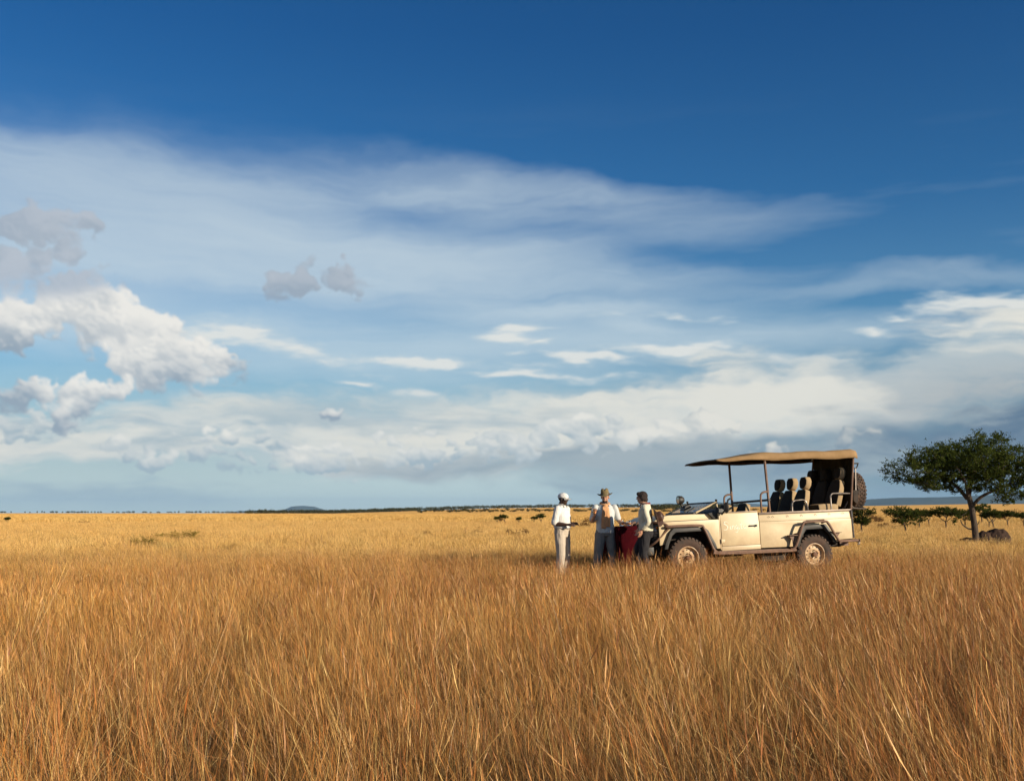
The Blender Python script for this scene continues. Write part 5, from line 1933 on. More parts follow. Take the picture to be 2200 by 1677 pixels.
m_clear = bpy.data.materials.new('clear_glass')
m_clear.use_nodes = True
_b = m_clear.node_tree.nodes['Principled BSDF']
_b.inputs['Base Color'].default_value = (0.97, 0.95, 0.9, 1)
_b.inputs['Roughness'].default_value = 0.04
_b.inputs['Transmission Weight'].default_value = 1.0
m_drink = Mat('amber_drink', (0.62, 0.27, 0.10), rough=0.15)


def jar(name, loc, r, h, label, fill, fm, grp=None):
    j = part(name, m_clear, None, lambda bm: add_lathe(bm, [(r * 0.9, 0.0), (r, 0.012), (r, h * 0.8), (r * 0.86, h * 0.92), (r * 0.9, h), (r * 0.84, h), (r * 0.80, h * 0.92), (r * 0.93, h * 0.8), (r * 0.93, 0.015), (r * 0.2, 0.012)], 20, 'z'), angle=60)
    j.location = loc
    tag(j, label, 'glass', grp)
    part('drink', fm, j, lambda bm: add_lathe(bm, [(0.004, 0.016), (r * 0.91, 0.016), (r * 0.91, h * fill), (0.004, h * fill)], 20, 'z'), angle=60)
    return j


def on_table(x, y):
    return car.matrix_basis @ Vector((x, y, TZ + 0.013))


car_m = Matrix.Translation(car.location) @ VR
for (x, y, r, h, lb, f) in ((-1.10, -0.12, 0.046, 0.135, 'tall clear tumbler with amber drink on the red cloth', 0.55),
                            (-1.02, -0.34, 0.050, 0.105, 'short wide glass on the red cloth beside the man in cream', 0.6)):
    jar('drinking_glass', car_m @ Vector((x, y, TZ + 0.014)), r, h, lb, f, m_drink)
g2 = jar('drinking_glass', (0, 0, 0), 0.031, 0.11, 'small glass held up in the right hand of the man with the orange scarf', 0.5, m_drink)
g2.location = Matrix.Translation(p2.location) @ Matrix.Rotation(rad(6), 4, 'Z') @ Vector((-0.262, -0.272, 1.275))
g2.rotation_euler = (rad(8), rad(-6), 0)
# pale napkin and a small crate of bottles in the grass under the table
# ----------------------------------------------------------------- trees, bushes, mound
def leaf_mat(name, c1, c2, c3):
    m = bpy.data.materials.new(name)
    m.use_nodes = True
    nt = m.node_tree
    nt.nodes.clear()
    L = nt.links
    a = nt.nodes.new('ShaderNodeAttribute')
    a.attribute_name = 'leaf'
    s = nt.nodes.new('ShaderNodeSeparateColor')
    L.new(a.outputs['Color'], s.inputs[0])
    oi = nt.nodes.new('ShaderNodeObjectInfo')
    x = nt.nodes.new('ShaderNodeMix')
    x.data_type = 'RGBA'
    x.inputs[6].default_value = (*c1, 1)
    x.inputs[7].default_value = (*c2, 1)
    L.new(s.outputs[0], x.inputs[0])
    y = nt.nodes.new('ShaderNodeMix')
    y.data_type = 'RGBA'
    y.inputs[7].default_value = (*c3, 1)
    L.new(s.outputs[1], y.inputs[0])
    L.new(x.outputs[2], y.inputs[6])
    z = nt.nodes.new('ShaderNodeMix')
    z.data_type = 'RGBA'
    z.blend_type = 'MULTIPLY'
    z.inputs[0].default_value = 1
    r = nt.nodes.new('ShaderNodeMapRange')
    r.inputs['To Min'].default_value = 0.75
    r.inputs['To Max'].default_value = 1.25
    L.new(oi.outputs['Random'], r.inputs[0])
    L.new(y.outputs[2], z.inputs[6])
    L.new(r.outputs[0], z.inputs[7])
    d = nt.nodes.new('ShaderNodeBsdfDiffuse')
    t = nt.nodes.new('ShaderNodeBsdfTranslucent')
    mx = nt.nodes.new('ShaderNodeMixShader')
    mx.inputs[0].default_value = 0.3
    L.new(z.outputs[2], d.inputs[0])
    L.new(z.outputs[2], t.inputs[0])
    L.new(d.outputs[0], mx.inputs[1])
    L.new(t.outputs[0], mx.inputs[2])
    o = nt.nodes.new('ShaderNodeOutputMaterial')
    L.new(mx.outputs[0], o.inputs[0])
    return m


m_leaf = leaf_mat('acacia_leaves', (0.026, 0.040, 0.009), (0.082, 0.100, 0.022), (0.12, 0.10, 0.03))
m_leaf_far = leaf_mat('far_bush_leaves', (0.045, 0.050, 0.018), (0.075, 0.075, 0.026), (0.12, 0.075, 0.03))
m_leaf_dry = leaf_mat('dry_bush_leaves', (0.16, 0.085, 0.035), (0.22, 0.12, 0.045), (0.12, 0.06, 0.03))
m_leaf_herb = leaf_mat('herb_leaves', (0.22, 0.17, 0.038), (0.32, 0.22, 0.05), (0.42, 0.26, 0.07))
m_bark = Mat('grey_brown_bark', (0.055, 0.040, 0.030), (0.11, 0.085, 0.065), 6.0, 0.95, bump=0.8, bscale=14, stretch=(3, 3, 0.7), spec=0.1)


def leaves_mesh(name, centers, rng, per, spread, size, mat, up=0.2):
    """clusters of leaf-sized faces with feathery twigs standing out"""
    n = len(centers) * per
    c = np.repeat(np.asarray([q[:3] for q in centers], float), per, 0)
    sc_ = np.repeat(np.asarray([q[3] if len(q) > 3 else 1.0 for q in centers], float), per)
    # each cluster is made of short sprays
    nsp = 9
    sp = rng.normal(0, 1, (len(centers), nsp, 3))
    sp /= np.linalg.norm(sp, axis=2, keepdims=True)
    sp[..., 2] = sp[..., 2] * 0.62 + up
    k = rng.randint(0, nsp, n)
    d = sp[np.repeat(np.arange(len(centers)), per), k]
    t = rng.rand(n) ** 0.7
    p = c + d * (t * spread * sc_)[:, None] + rng.normal(0, 0.075 * spread, (n, 3))
    a = rng.normal(0, 1, (n, 3))
    a /= np.linalg.norm(a, axis=1, keepdims=True)
    b = np.cross(a, rng.normal(0, 1, (n, 3)))
    b /= np.linalg.norm(b, axis=1, keepdims=True)
    s = size * rng.uniform(0.55, 1.25, n)[:, None]
    V = np.stack([p - a * s, p + b * s * 0.42, p + a * s, p - b * s * 0.42], 1).reshape(-1, 3)
    me = bpy.data.meshes.new(name)
    me.vertices.add(4 * n)
    me.vertices.foreach_set('co', V.astype(np.float32).ravel())
    me.loops.add(4 * n)
    me.loops.foreach_set('vertex_index', np.arange(4 * n, dtype=np.int32))
    me.polygons.add(n)
    me.polygons.foreach_set('loop_start', np.arange(0, 4 * n, 4, dtype=np.int32))
    me.polygons.foreach_set('loop_total', np.full(n, 4, np.int32))
    cl_r = np.repeat(rng.rand(len(centers)), per)
    col = np.column_stack([np.clip(rng.rand(n) * 0.6 + cl_r * 0.4, 0, 1), (rng.rand(n) < 0.06) * rng.rand(n), np.zeros(n), np.ones(n)])
    at = me.color_attributes.new('leaf', 'FLOAT_COLOR', 'POINT')
    at.data.foreach_set('color', np.repeat(col, 4, 0).astype(np.float32).ravel())
    me.materials.append(mat)
    me.update(calc_edges=True)
    return me


def lobes_points(rng, lobes, n):
    w = np.array([l[3] * l[4] * l[5] for l in lobes])
    out = []
    for i in rng.choice(len(lobes), n, p=w / w.sum()):
        l = lobes[i]
        while True:
            q = rng.uniform(-1, 1, 3)
            r = np.linalg.norm(q)
            if r < 1 and rng.rand() < 0.25 + r:
                break
        out.append((l[0] + q[0] * l[3], l[1] + q[1] * l[4], l[2] + q[2] * l[5]))
    return out


def branches(bm, start_nodes, targets, rng, r_tip, r_grow=0.55, n=5):
    """every leaf cluster is reached by a twig from the nearest wood"""
    nodes = [(Vector(p), r) for p, r in start_nodes]
    base = nodes[0][0]
    for t in sorted(targets, key=lambda q: (Vector(q[:3]) - base).length):
        t = Vector(t[:3])
        best = min(nodes, key=lambda q: (q[0] - t).length + 0.55 * max(0, q[0].z - t.z + 0.1))
        a, ra = best
        L = (t - a).length
        if L < 0.02:
            continue
        mid = a.lerp(t, 0.5) + Vector((rng.normal(0, 0.09), rng.normal(0, 0.09), -0.10 + rng.normal(0, 0.04))) * L
        r0 = min(ra * 0.75, max(r_tip * 1.6, L * 0.02 + r_tip))
        P = curve_pts([a, mid, t], 3)
        add_tube(bm, P, r0, n, 1, False, r_tip)
        for i, p in enumerate(P[2:]):
            nodes.append((p, r0 + (r_tip - r0) * (i + 2) / len(P)))


def acacia(name, loc, lobes, trunk, rng, nclus, per, spread, size, label, cat='tree', group=None, r_tip=0.006, mat=None, ext=None, sidelimb=None):
    root = empty(name, loc)
    tag(root, label, cat, group)
    cl_ = lobes_points(rng, lobes, nclus)
    cl_ = [(x, y, z, rng.uniform(0.6, 1.3)) for x, y, z in cl_] + (ext or [])
    bm = bmesh.new()
    nodes = []
    for pts, r0, r1 in trunk:
        P = curve_pts(pts, 4)
        n = 12 if r0 > 0.08 else 7
        add_tube(bm, P, r0, n, 1, False, r1)
        for i, p in enumerate(P):
            if p.z > trunk[0][0][-1][2] * 0.80 or len(nodes) == 0:
                nodes.append((p, r0 + (r1 - r0) * i / len(P)))
    branches(bm, nodes[1:] if len(nodes) > 1 else nodes, cl_, rng, r_tip)
    tr = from_bm('trunk', bm, m_bark, root, True, 180)
    cr = link('crown', leaves_mesh('crown', cl_, rng, per, spread, size, mat or m_leaf), None, root)
    return root


tr_ = np.random.RandomState(5)


def at_px(px, D):
    x = (px - 1100) / 2400 * D
    return x, D, float(ground_z(x, D))


# the big acacia on the right
bx, by, bz = 18.1, 44.0, float(ground_z(18.1, 44.0))
big_lobes = [(-2.0, 0, 2.98, 1.4, 1.5, 0.66), (-0.7, 0, 2.5, 1.5, 1.4, 0.45), (1.9, 0.2, 2.75, 1.3, 1.3, 0.6), (1.1, -0.3, 1.95, 0.9, 0.8, 0.32), (-0.9, 0.2, 3.75, 0.9, 1.0, 0.4), (-1.35, 0.2, 3.45, 1.3, 1.5, 0.55), (-0.2, 0, 3.45, 1.6, 1.8, 0.65), (0.65, 0.2, 3.75, 1.15, 1.4, 0.72),
             (1.9, 0, 3.15, 1.5, 1.5, 0.75), (0.2, 0, 2.95, 1.8, 1.5, 0.45), (-1.4, -0.1, 2.55, 1.25, 1.1, 0.34), (1.3, -0.3, 2.3, 1.3, 1.0, 0.38), (2.4, 0.3, 2.5, 0.9, 0.9, 0.4)]
big_trunk = [([(0, 0, -0.15), (0.02, 0, 0.25), (-0.02, 0, 0.9), (-0.08, 0.02, 1.5), (-0.16, 0.05, 1.95)], 0.140, 0.100),
             ([(0.02, 0, 0.10), (0.11, 0.02, 0.0), (0.22, 0.02, -0.12)], 0.10, 0.05),
             ([(-0.22, 0.05, 1.88), (-0.55, 0.1, 2.3), (-1.1, 0.1, 2.75), (-1.7, 0, 3.0)], 0.085, 0.03),
             ([(-0.2, 0.05, 1.85), (-0.05, 0.1, 2.4), (0.05, 0, 3.0), (0.35, 0.1, 3.5)], 0.095, 0.03),
             ([(-0.14, 0.02, 1.5), (0.25, -0.1, 1.95), (0.85, -0.2, 2.25), (1.7, -0.2, 2.6), (2.2, 0, 2.9)], 0.075, 0.025),
             ([(-0.2, 0.05, 1.9), (-0.5, -0.5, 2.5), (-0.9, -0.9, 3.0)], 0.06, 0.02), ([(-0.1, 0.05, 1.9), (0.1, 0.7, 2.5), (0.4, 1.1, 3.1)], 0.06, 0.02),
             ([(-0.05, 0, 0.70), (-0.25, 0, 0.72), (-0.48, -0.02, 0.88), (-0.56, 0, 1.08)], 0.040, 0.016),
             ([(0.0, 0, 0.78), (0.12, -0.05, 0.92), (0.17, -0.05, 1.06)], 0.025, 0.01)]
ext = [(-0.62, 0, 1.15, 0.5), (-0.75, 0.1, 1.0, 0.4)]
acacia('acacia_tree', (bx, by, bz), big_lobes, big_trunk, tr_, 700, 106, 0.37, 0.042,
       'tall spreading acacia on the right with a dense dark green crown, beside the termite mound', ext=ext, r_tip=0.007)


def thorn(px, D, h, w, label, n=46, per=60, leanx=0.0, dense=1.0, group='small umbrella acacias on the plain', low=0.0, mat=None):
    x, y, z = at_px(px, D)
    cz = h * 0.80
    lob = [(leanx * 0.6, 0, cz, w * 0.50, w * 0.48, h * 0.16), (leanx * 0.6 - w * 0.22, 0, cz - h * 0.07, w * 0.30, w * 0.3, h * 0.13), (leanx * 0.6 + w * 0.2, 0, cz - h * 0.05, w * 0.30, w * 0.3, h * 0.13)]
    if low:
        lob.append((w * 0.05, 0, h * 0.50, w * 0.36, w * 0.3, h * 0.16 * low))
    k = h * 0.5
    tr0 = [([(0, 0, -0.1), (0.02 * h, 0, h * 0.2), (leanx * 0.3, 0, h * 0.42)], 0.035 * h, 0.026 * h)]
    for a in (-0.9, -0.35, 0.3, 0.85):
        tr0.append(([(leanx * 0.3, 0, h * 0.38), (leanx * 0.4 + a * w * 0.18, tr_.normal(0, 0.1) * w, h * 0.56), (leanx * 0.6 + a * w * 0.36, tr_.normal(0, 0.2) * w, h * 0.76)], 0.018 * h, 0.008 * h))
    return acacia('acacia_tree', (x, y, z), lob, tr0, tr_, int(n * dense * 1.5), int(per * 1.3), 0.13 * w ** 0.8 + 0.03, 0.026 * h ** 0.6 + 0.008 * D / 70, label, group=group, r_tip=0.003 * h + 0.00006 * D, mat=mat)


thorn(1844, 68, 1.75, 1.65, 'small acacia right behind the rear wheel end of the safari vehicle', 50, 70, 0.1, low=1)
thorn(1938, 70, 1.72, 2.35, 'broad low acacia with drooping lower twigs, leftmost of those right of the vehicle', 75, 70, -0.25, low=1.1)
thorn(1968, 88, 1.7, 1.6, 'acacia crown crowded against the right side of the broad low acacia', 40, 60, 0.1, low=0.8)
thorn(1989, 100, 1.55, 1.3, 'little thin-stemmed acacia between two broader ones', 34, 60)
thorn(2025, 84, 1.78, 2.25, 'flat-topped acacia with forked bare limbs, left of the big tree', 60, 70, 0.05)
thorn(2066, 96, 1.7, 2.0, 'acacia half hidden behind the left side of the big tree trunk', 55, 60, 0.1, low=0.6)
thorn(2117, 88, 1.5, 1.5, 'acacia just right of the big tree trunk, its crown touching the next', 40, 60, 0.15)
thorn(2126, 84, 1.62, 1.5, 'acacia with a dark peaked crown above the left of the termite mound', 40, 60, -0.1)
thorn(2157, 94, 1.62, 1.75, 'flat-topped acacia above the right end of the termite mound', 46, 60)
thorn(2191, 94, 1.45, 1.3, 'acacia at the right edge of the picture beyond the termite mound', 34, 60)
thorn(2102, 120, 2.3, 2.2, 'bushy acacia farther off, seen through the big tree under its crown', 40, 60, 0)
thorn(1069, 122, 0.98, 0.75, 'smallest leaning acacia of the cluster left of the man in the white cap', 24, 50, -0.15)
thorn(1076, 124, 0.80, 0.45, 'tiny reddish acacia between the two larger ones left of the people', 16, 50, mat=m_leaf_dry)
thorn(1086, 122, 1.22, 0.95, 'taller leaning acacia of the cluster left of the man in the white cap', 30, 50, -0.35)
thorn(1114, 122, 0.92, 0.62, 'lone small acacia midway between the cluster and the man in the white cap', 22, 50)
thorn(1147, 122, 1.02, 0.75, 'pale small acacia left of the dark twin near the man in the white cap', 24, 50)
thorn(1162, 121, 1.28, 1.0, 'dark green small acacia just left of the man in the white cap', 34, 55)
thorn(23, 128, 0.85, 0.85, 'solitary small acacia at the far left edge of the plain', 28, 50)


def bush(name, px, D, w, h, label, cat, mat, n=16, per=50, sz=0.03, group=None, depth=0.6):
    x, y, z = at_px(px, D)
    root = empty(name, (x, y, z))
    tag(root, label, cat, group)
    cl_ = [(tr_.uniform(-w / 2, w / 2), tr_.uniform(-w / 2, w / 2) * depth, h * (0.25 + 0.6 * tr_.rand()), tr_.uniform(0.6, 1.2)) for _ in range(n)]
    bm = bmesh.new()
    for c_ in cl_:
        add_tube(bm, [(c_[0] * 0.3, c_[1] * 0.3, -0.05), (c_[0] * 0.8, c_[1] * 0.8, c_[2] * 0.6), c_[:3]], 0.012, 5, 1, False, 0.004)
    from_bm('stem', bm, m_bark, root, True, 180)
    link('foliage', leaves_mesh('foliage', cl_, tr_, per, h * 0.55, sz, mat), None, root)


bush('herb_shrub', 318, 39.5, 0.95, 0.34, 'pale green leafy shrub, the nearer of the patches on the left plain', 'shrub', m_leaf_herb, 26, 60, 0.028)
bush('herb_shrub', 395, 48.5, 1.35, 0.44, 'olive green shrub with a raised middle, right end of the farther green streak', 'shrub', m_leaf_herb, 34, 60, 0.03)
bush('herb_shrub', 326, 49.0, 1.1, 0.32, 'thin low green shrub, left end of the farther green streak', 'shrub', m_leaf_herb, 18, 40, 0.028)
bush('dry_shrub', 188, 118, 1.3, 0.42, 'flat dark shrub lying alone on the far left plain', 'shrub', m_leaf_dry, 20, 50, 0.05)
bush('dry_shrub', 1113, 56, 1.15, 0.42, 'low brown shrub in the yellow grass left of the man in the white cap', 'shrub', m_leaf_dry, 20, 50, 0.03)
bush('dry_shrub', 1026, 58, 0.5, 0.38, 'small brown tuft of twigs left of the low brown shrub', 'shrub', m_leaf_dry, 10, 40, 0.03)
bush('dry_shrub', 920, 56, 0.3, 0.38, 'tiniest brown tuft in the middle of the plain', 'shrub', m_leaf_dry, 8, 40, 0.03)
for px, D, w, h, lb in ((1884, 120, 0.9, 0.7, 'round dry bush on the slope right of the spare wheel'), (1873, 160, 1.2, 0.8, 'dry bush higher on the slope right of the spare wheel'),
                        (1893, 92, 0.6, 0.45, 'little dry bush between the vehicle and the broad low acacia'), (1862, 100, 1.4, 1.2, 'green-brown bush beside the acacia behind the vehicle'),
                        (1268, 110, 1.2, 0.85, 'dry bush between the man in the cap and the man in the hat'), (1255, 86, 0.5, 0.5, 'small dry bush behind the outstretched hand'),
                        (2172, 190, 3.0, 1.9, 'reddish bush on the far slope at the right edge'), (2146, 170, 1.6, 1.1, 'small reddish bush on the far slope above the mound')):
    bush('dry_shrub', px, D, w, h, lb, 'shrub', m_leaf_dry, 18, 46, 0.03 + D * 0.0003)

ONES = ['', 'first', 'second', 'third', 'fourth', 'fifth', 'sixth', 'seventh', 'eighth', 'ninth', 'tenth', 'eleventh', 'twelfth', 'thirteenth',
        'fourteenth', 'fifteenth', 'sixteenth', 'seventeenth', 'eighteenth', 'nineteenth']
TENS = {2: ('twentieth', 'twenty'), 3: ('thirtieth', 'thirty'), 4: ('fortieth', 'forty'), 5: ('fiftieth', 'fifty')}


def nth(n):
    if n < 20:
        return ONES[n]
    t, u = divmod(n, 10)
    return TENS[t][0] if u == 0 else TENS[t][1] + '-' + ONES[u]


COUNT = {'tree': 0, 'bush': 0}
# far bushes on the rising plain: individuals of three shapes
far_meshes = []
for k in range(4):
    lob = [(0, 0, 0.62, 0.5, 0.5, 0.30), (-0.3, 0, 0.5, 0.3, 0.3, 0.25), (0.3, 0, 0.5, 0.3, 0.3, 0.25)]
    cl_ = [(x, y, z, 1) for x, y, z in lobes_points(tr_, lob, 40)]
    me = leaves_mesh('far_crown', cl_, tr_, 14, 0.20, 0.075, m_leaf_far)
    far_meshes.append(me)


def far_tree(px, D, w, h, name='far_tree', group='far trees along the horizon', label='tiny dark tree on the flat left horizon, %s from the left edge', cat='tree'):
    x, y, z = at_px(px, D)
    o = bpy.data.objects.new(name, far_meshes[tr_.randint(4)])
    COL.objects.link(o)
    o.location = (x, y, z - 0.05 * h)
    o.scale = (w, w, h)
    o.rotation_euler = (0, 0, tr_.uniform(0, 6.28))
    COUNT[cat] += 1
    tag(o, label % nth(COUNT[cat]), cat, group)


for px, w in ((10, 8), (17, 5), (30, 3), (60, 3), (70, 3), (86, 3), (96, 3), (101, 3), (118, 9), (127, 6), (140, 3), (152, 10), (163, 8), (173, 11), (181, 6), (188, 5), (194, 3), (202, 3),
              (209, 3), (216, 4), (222, 4), (247, 4), (256, 3), (260, 4), (271, 7), (281, 8), (291, 7), (312, 4), (317, 7), (328, 4), (345, 7), (365, 4), (371, 6), (380, 3), (388, 4),
              (405, 4), (410, 4), (416, 7), (425, 6), (434, 7), (446, 4), (452, 4), (463, 7), (472, 7), (482, 8), (492, 9), (502, 8), (510, 6), (520, 7), (532, 8)):
    D = tr_.uniform(2300, 2900)
    far_tree(px, D, w * D / 2400 * 1.1, tr_.uniform(3.4, 5.4) * D / 2400 + 0.6)

for px, w, y in ((905, 14, 0), (915, 10, 0), (930, 16, 0), (941, 12, 0), (950, 12, 0), (966, 14, 0), (976, 16, 0), (988, 18, 0), (1000, 18, 0), (1010, 12, 0), (1017, 8, 1), (1024, 6, -1),
                 (1035, 14, 0), (1044, 12, 0), (1053, 9, 0), (1063, 13, 0), (1080, 12, 0), (1090, 9, 0), (1103, 14, 0), (1116, 14, 0), (1123, 6, 1), (1134, 8, 0), (1146, 12, 1), (1156, 14, 0),
                 (1172, 12, 0), (1180, 12, 0), (1190, 8, 0), (1236, 12, 0), (1243, 12, 0), (1254, 12, -1), (1268, 12, 0), (1277, 14, 1), (1336, 10, 1), (1344, 14, 0), (1360, 12, 0), (1366, 10, 1),
                 (1414, 12, 0), (1424, 10, 1), (1434, 10, 0), (1446, 9, 1), (1460, 12, 0), (1474, 14, 0), (1490, 12, 0), (1604, 10, 0), (1618, 14, 0), (1636, 10, 0)):
    D = tr_.uniform(950, 1350)
    far_tree(px, D, w * D / 2400 * 1.15, tr_.uniform(6.5, 9.0) * D / 2400, 'far_bush', 'dark bushes across the rising plain behind the people',
             'dark rounded bush on the rising plain behind the people, %s from the left', 'bush')


def woods(name, specs, rng):
    """a far wood that reads as one dark band"""
    cl_ = []
    for px0, px1, d0, d1, n, w, h in specs:
        for _ in range(n):
            px, D = rng.uniform(px0, px1), rng.uniform(d0, d1)
            x, y, z = at_px(px, D)
            for q in range(3):
                cl_.append((x + rng.normal(0, w * 0.3), y, z + h * rng.uniform(0.15, 0.85), w * 0.5))
    me = leaves_mesh(name, cl_, rng, 16, 1.0, 1.5, m_leaf_far, 0.1)
    o = link(name, me)
    tag(o, kind='stuff')


woods('far_woodland', [(535, 900, 2300, 2900, 420, 10, 6.5), (560, 860, 2300, 2600, 150, 10, 6.5), (850, 1600, 3350, 3600, 800, 12, 10), (1380, 1560, 1500, 2400, 140, 9, 6)], tr_)


# termite mound under the big acacia
def mound(bm):
    n, m_ = 64, 22
    for cx_, cy_, rx, ry, hh_, sd in ((1.02, 1.1, 0.40, 0.36, 0.50, 1.0), (1.55, 1.2, 0.62, 0.5, 0.58, 4.0), (0.28, 0.75, 0.55, 0.42, 0.27, 9.0)):
        rows = []
        for i in range(m_ + 1):
            t = i / m_
            r = []
            for j in range(n):
                a = 2 * math.pi * j / n
                q = math.sin(t * math.pi / 2)
                prof = math.cos(t * math.pi / 2) ** 0.9
                f = 1 + 0.22 * mnoise.fractal(Vector((math.cos(a) * 1.6, math.sin(a) * 1.6, t * 2 + sd)), 1.0, 2.1, 5)
                x, y = rx * q * math.cos(a) * f, ry * q * math.sin(a) * f
                z = hh_ * prof * (1 + 0.12 * mnoise.fractal(Vector((x * 5, y * 5, sd)), 1.0, 2.1, 4))
                r.append(bm.verts.new((cx_ + x, cy_ + y, z - 0.02)))
            rows.append(r)
        for a_, b_ in zip(rows, rows[1:]):
            for j in range(n):
                bm.faces.new((a_[j], a_[(j + 1) % n], b_[(j + 1) % n], b_[j]))
    bmesh.ops.remove_doubles(bm, verts=bm.verts, dist=0.0005)


m_mound = Mat('grey_brown_earth', (0.035, 0.023, 0.018), (0.070, 0.043, 0.032), 3.0, 0.95, bump=1.0, bscale=7, spec=0.1, c3=(0.03, 0.024, 0.021), s3=1.6)
mo = part('termite_mound', m_mound, None, mound, angle=180, loc=(bx - 0.38, by - 0.4, bz + 0.10))
mo.scale = (1.0, 1.0, 1.08)
tag(mo, 'lumpy grey-brown termite mound at the foot of the big acacia', 'termite mound')
# ----------------------------------------------------------------- grass
def grass_material(name, dry, red, straw):
    m = bpy.data.materials.new(name)
    m.use_nodes = True
    nt = m.node_tree
    nt.nodes.clear()
    L = nt.links

    def N(t, **k):
        n = nt.nodes.new(t)
        for a, v in k.items():
            setattr(n, a, v)
        return n
    ai = N('ShaderNodeAttribute', attribute_type='INSTANCER', attribute_name='tint')
    ab = N('ShaderNodeAttribute', attribute_type='GEOMETRY', attribute_name='blade')   # r random, g height, b seed head
    si = N('ShaderNodeSeparateColor')
    sb = N('ShaderNodeSeparateColor')
    L.new(ai.outputs['Color'], si.inputs[0])
    L.new(ab.outputs['Color'], sb.inputs[0])

    def M(f, a, b):
        x = N('ShaderNodeMix', data_type='RGBA')
        for i, v in ((0, f), (6, a), (7, b)):
            if isinstance(v, tuple):
                x.inputs[i].default_value = (*v, 1)
            elif isinstance(v, float):
                x.inputs[i].default_value = v
            else:
                L.new(v, x.inputs[i])
        return x.outputs[2]

    def ma(op, a, b, cl=False):
        x = N('ShaderNodeMath', operation=op, use_clamp=cl)
        for i, v in enumerate((a, b)):
            if isinstance(v, float):
                x.inputs[i].default_value = v
            else:
                L.new(v, x.inputs[i])
        return x.outputs[0]
    # instance r: 0 golden .. 1 red, g: pale straw, b: green
    c = M(si.outputs[0], dry, red)
    c = M(ma('POWER', sb.outputs[0], 2.0), c, straw)
    c = M(si.outputs[1], c, straw)
    c = M(ma('MULTIPLY', ma('GREATER_THAN', sb.outputs[0], 0.62), ma('LESS_THAN', sb.outputs[0], 0.82)), c, (0.13, 0.042, 0.014))
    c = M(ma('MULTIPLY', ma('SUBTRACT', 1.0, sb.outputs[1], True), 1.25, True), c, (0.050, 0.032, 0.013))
    c = M(sb.outputs[2], c, (0.30, 0.12, 0.055))
    c = M(si.outputs[2], c, (0.11, 0.115, 0.028))
    d = N('ShaderNodeBsdfDiffuse')
    t = N('ShaderNodeBsdfTranslucent')
    g = N('ShaderNodeBsdfGlossy')
    g.inputs['Roughness'].default_value = 0.45
    g.inputs['Color'].default_value = (0.9, 0.8, 0.6, 1)
    L.new(c, d.inputs[0])
    L.new(c, t.inputs[0])
    m1_ = N('ShaderNodeMixShader')
    m1_.inputs[0].default_value = 0.17
    L.new(d.outputs[0], m1_.inputs[1])
    L.new(t.outputs[0], m1_.inputs[2])
    m2_ = N('ShaderNodeMixShader')
    m2_.inputs[0].default_value = 0.05
    L.new(m1_.outputs[0], m2_.inputs[1])
    L.new(g.outputs[0], m2_.inputs[2])
    o = N('ShaderNodeOutputMaterial')
    L.new(m2_.outputs[0], o.inputs[0])
    return m


m_grass = grass_material('dry_grass', (0.78, 0.345, 0.056), (0.50, 0.135, 0.022), (0.95, 0.66, 0.225))


def tuft(name, rng, n, radius, h0, h1, width, lean, seg=3, heads=0.35, curl=0.25, stray=0.20, root=0.0):
    """one clump: bent tapering stems, some with feathery seed heads"""
    V, F, A = [], [], []
    for k in range(n):
        a, q = rng.uniform(0, 6.283), math.sqrt(rng.rand()) * radius
        x0, y0 = q * math.cos(a), q * math.sin(a)
        h = rng.uniform(h0, h1) * (1 - 0.25 * q / radius)
        da = rng.uniform(0, 6.283)
        da = a + rng.normal(0, 0.9)
        s = abs(rng.normal(0, 0.20)) * (0.5 + q / radius) + 0.02
        if rng.rand() < stray:
            s = rng.uniform(0.5, 1.1)
        lx, ly = math.cos(da) * s + lean[0], math.sin(da) * s + lean[1]
        bend = rng.uniform(0.0, curl) * 1.2
        tw = rng.uniform(0, 3.1416)
        w = width * rng.uniform(0.6, 1.3)
        wx_, wy_ = math.cos(tw) * w / 2, math.sin(tw) * w / 2
        rnd = rng.rand() ** 1.3
        head = rng.rand() < heads
        base = len(V)
        for i in range(seg + 1):
            t = i / seg
            px = x0 + lx * h * t * (0.6 + 0.4 * t) + bend * h * t * t * (lx if abs(lx) > 0.05 else 0.2)
            py = y0 + ly * h * t * (0.6 + 0.4 * t) + bend * h * t * t * ly
            pz = h * t * (1 - 0.12 * bend * t) / math.sqrt(1 + 0.6 * (lx * lx + ly * ly))
            k_ = (1 - 0.55 * t) if i < seg else 0.15
            V += [(px - wx_ * k_, py - wy_ * k_, pz), (px + wx_ * k_, py + wy_ * k_, pz)]
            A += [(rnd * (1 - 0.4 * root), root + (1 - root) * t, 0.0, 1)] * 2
            if i:
                b = base + 2 * i
                F.append((b - 2, b - 1, b + 1, b))
        if head:
            hw = w * rng.uniform(1.3, 2.2)
            hx, hy = math.cos(tw + 1) * hw / 2, math.sin(tw + 1) * hw / 2
            b = len(V)
            up = 0.10 * h
            V += [(px - lx * up * 0.8, py - ly * up * 0.8, pz - up), (px - hx, py - hy, pz - up * 0.4),
                  (px + lx * up, py + ly * up, pz + up * 0.7), (px + hx, py + hy, pz - up * 0.4)]
            A += [(rnd, 1, rng.uniform(0.15, 0.8), 1)] * 4
            F.append((b, b + 1, b + 2, b + 3))
    me = bpy.data.meshes.new(name)
    me.from_pydata(V, [], F)
    at_ = me.color_attributes.new('blade', 'FLOAT_COLOR', 'POINT')
    at_.data.foreach_set('color', np.array(A, np.float32).ravel())
    me.materials.append(m_grass)
    return bpy.data.objects.new(name, me)


def tuft_set(name, objs):
    c_ = bpy.data.collections.new(name)
    for o in objs:
        c_.objects.link(o)
    return c_


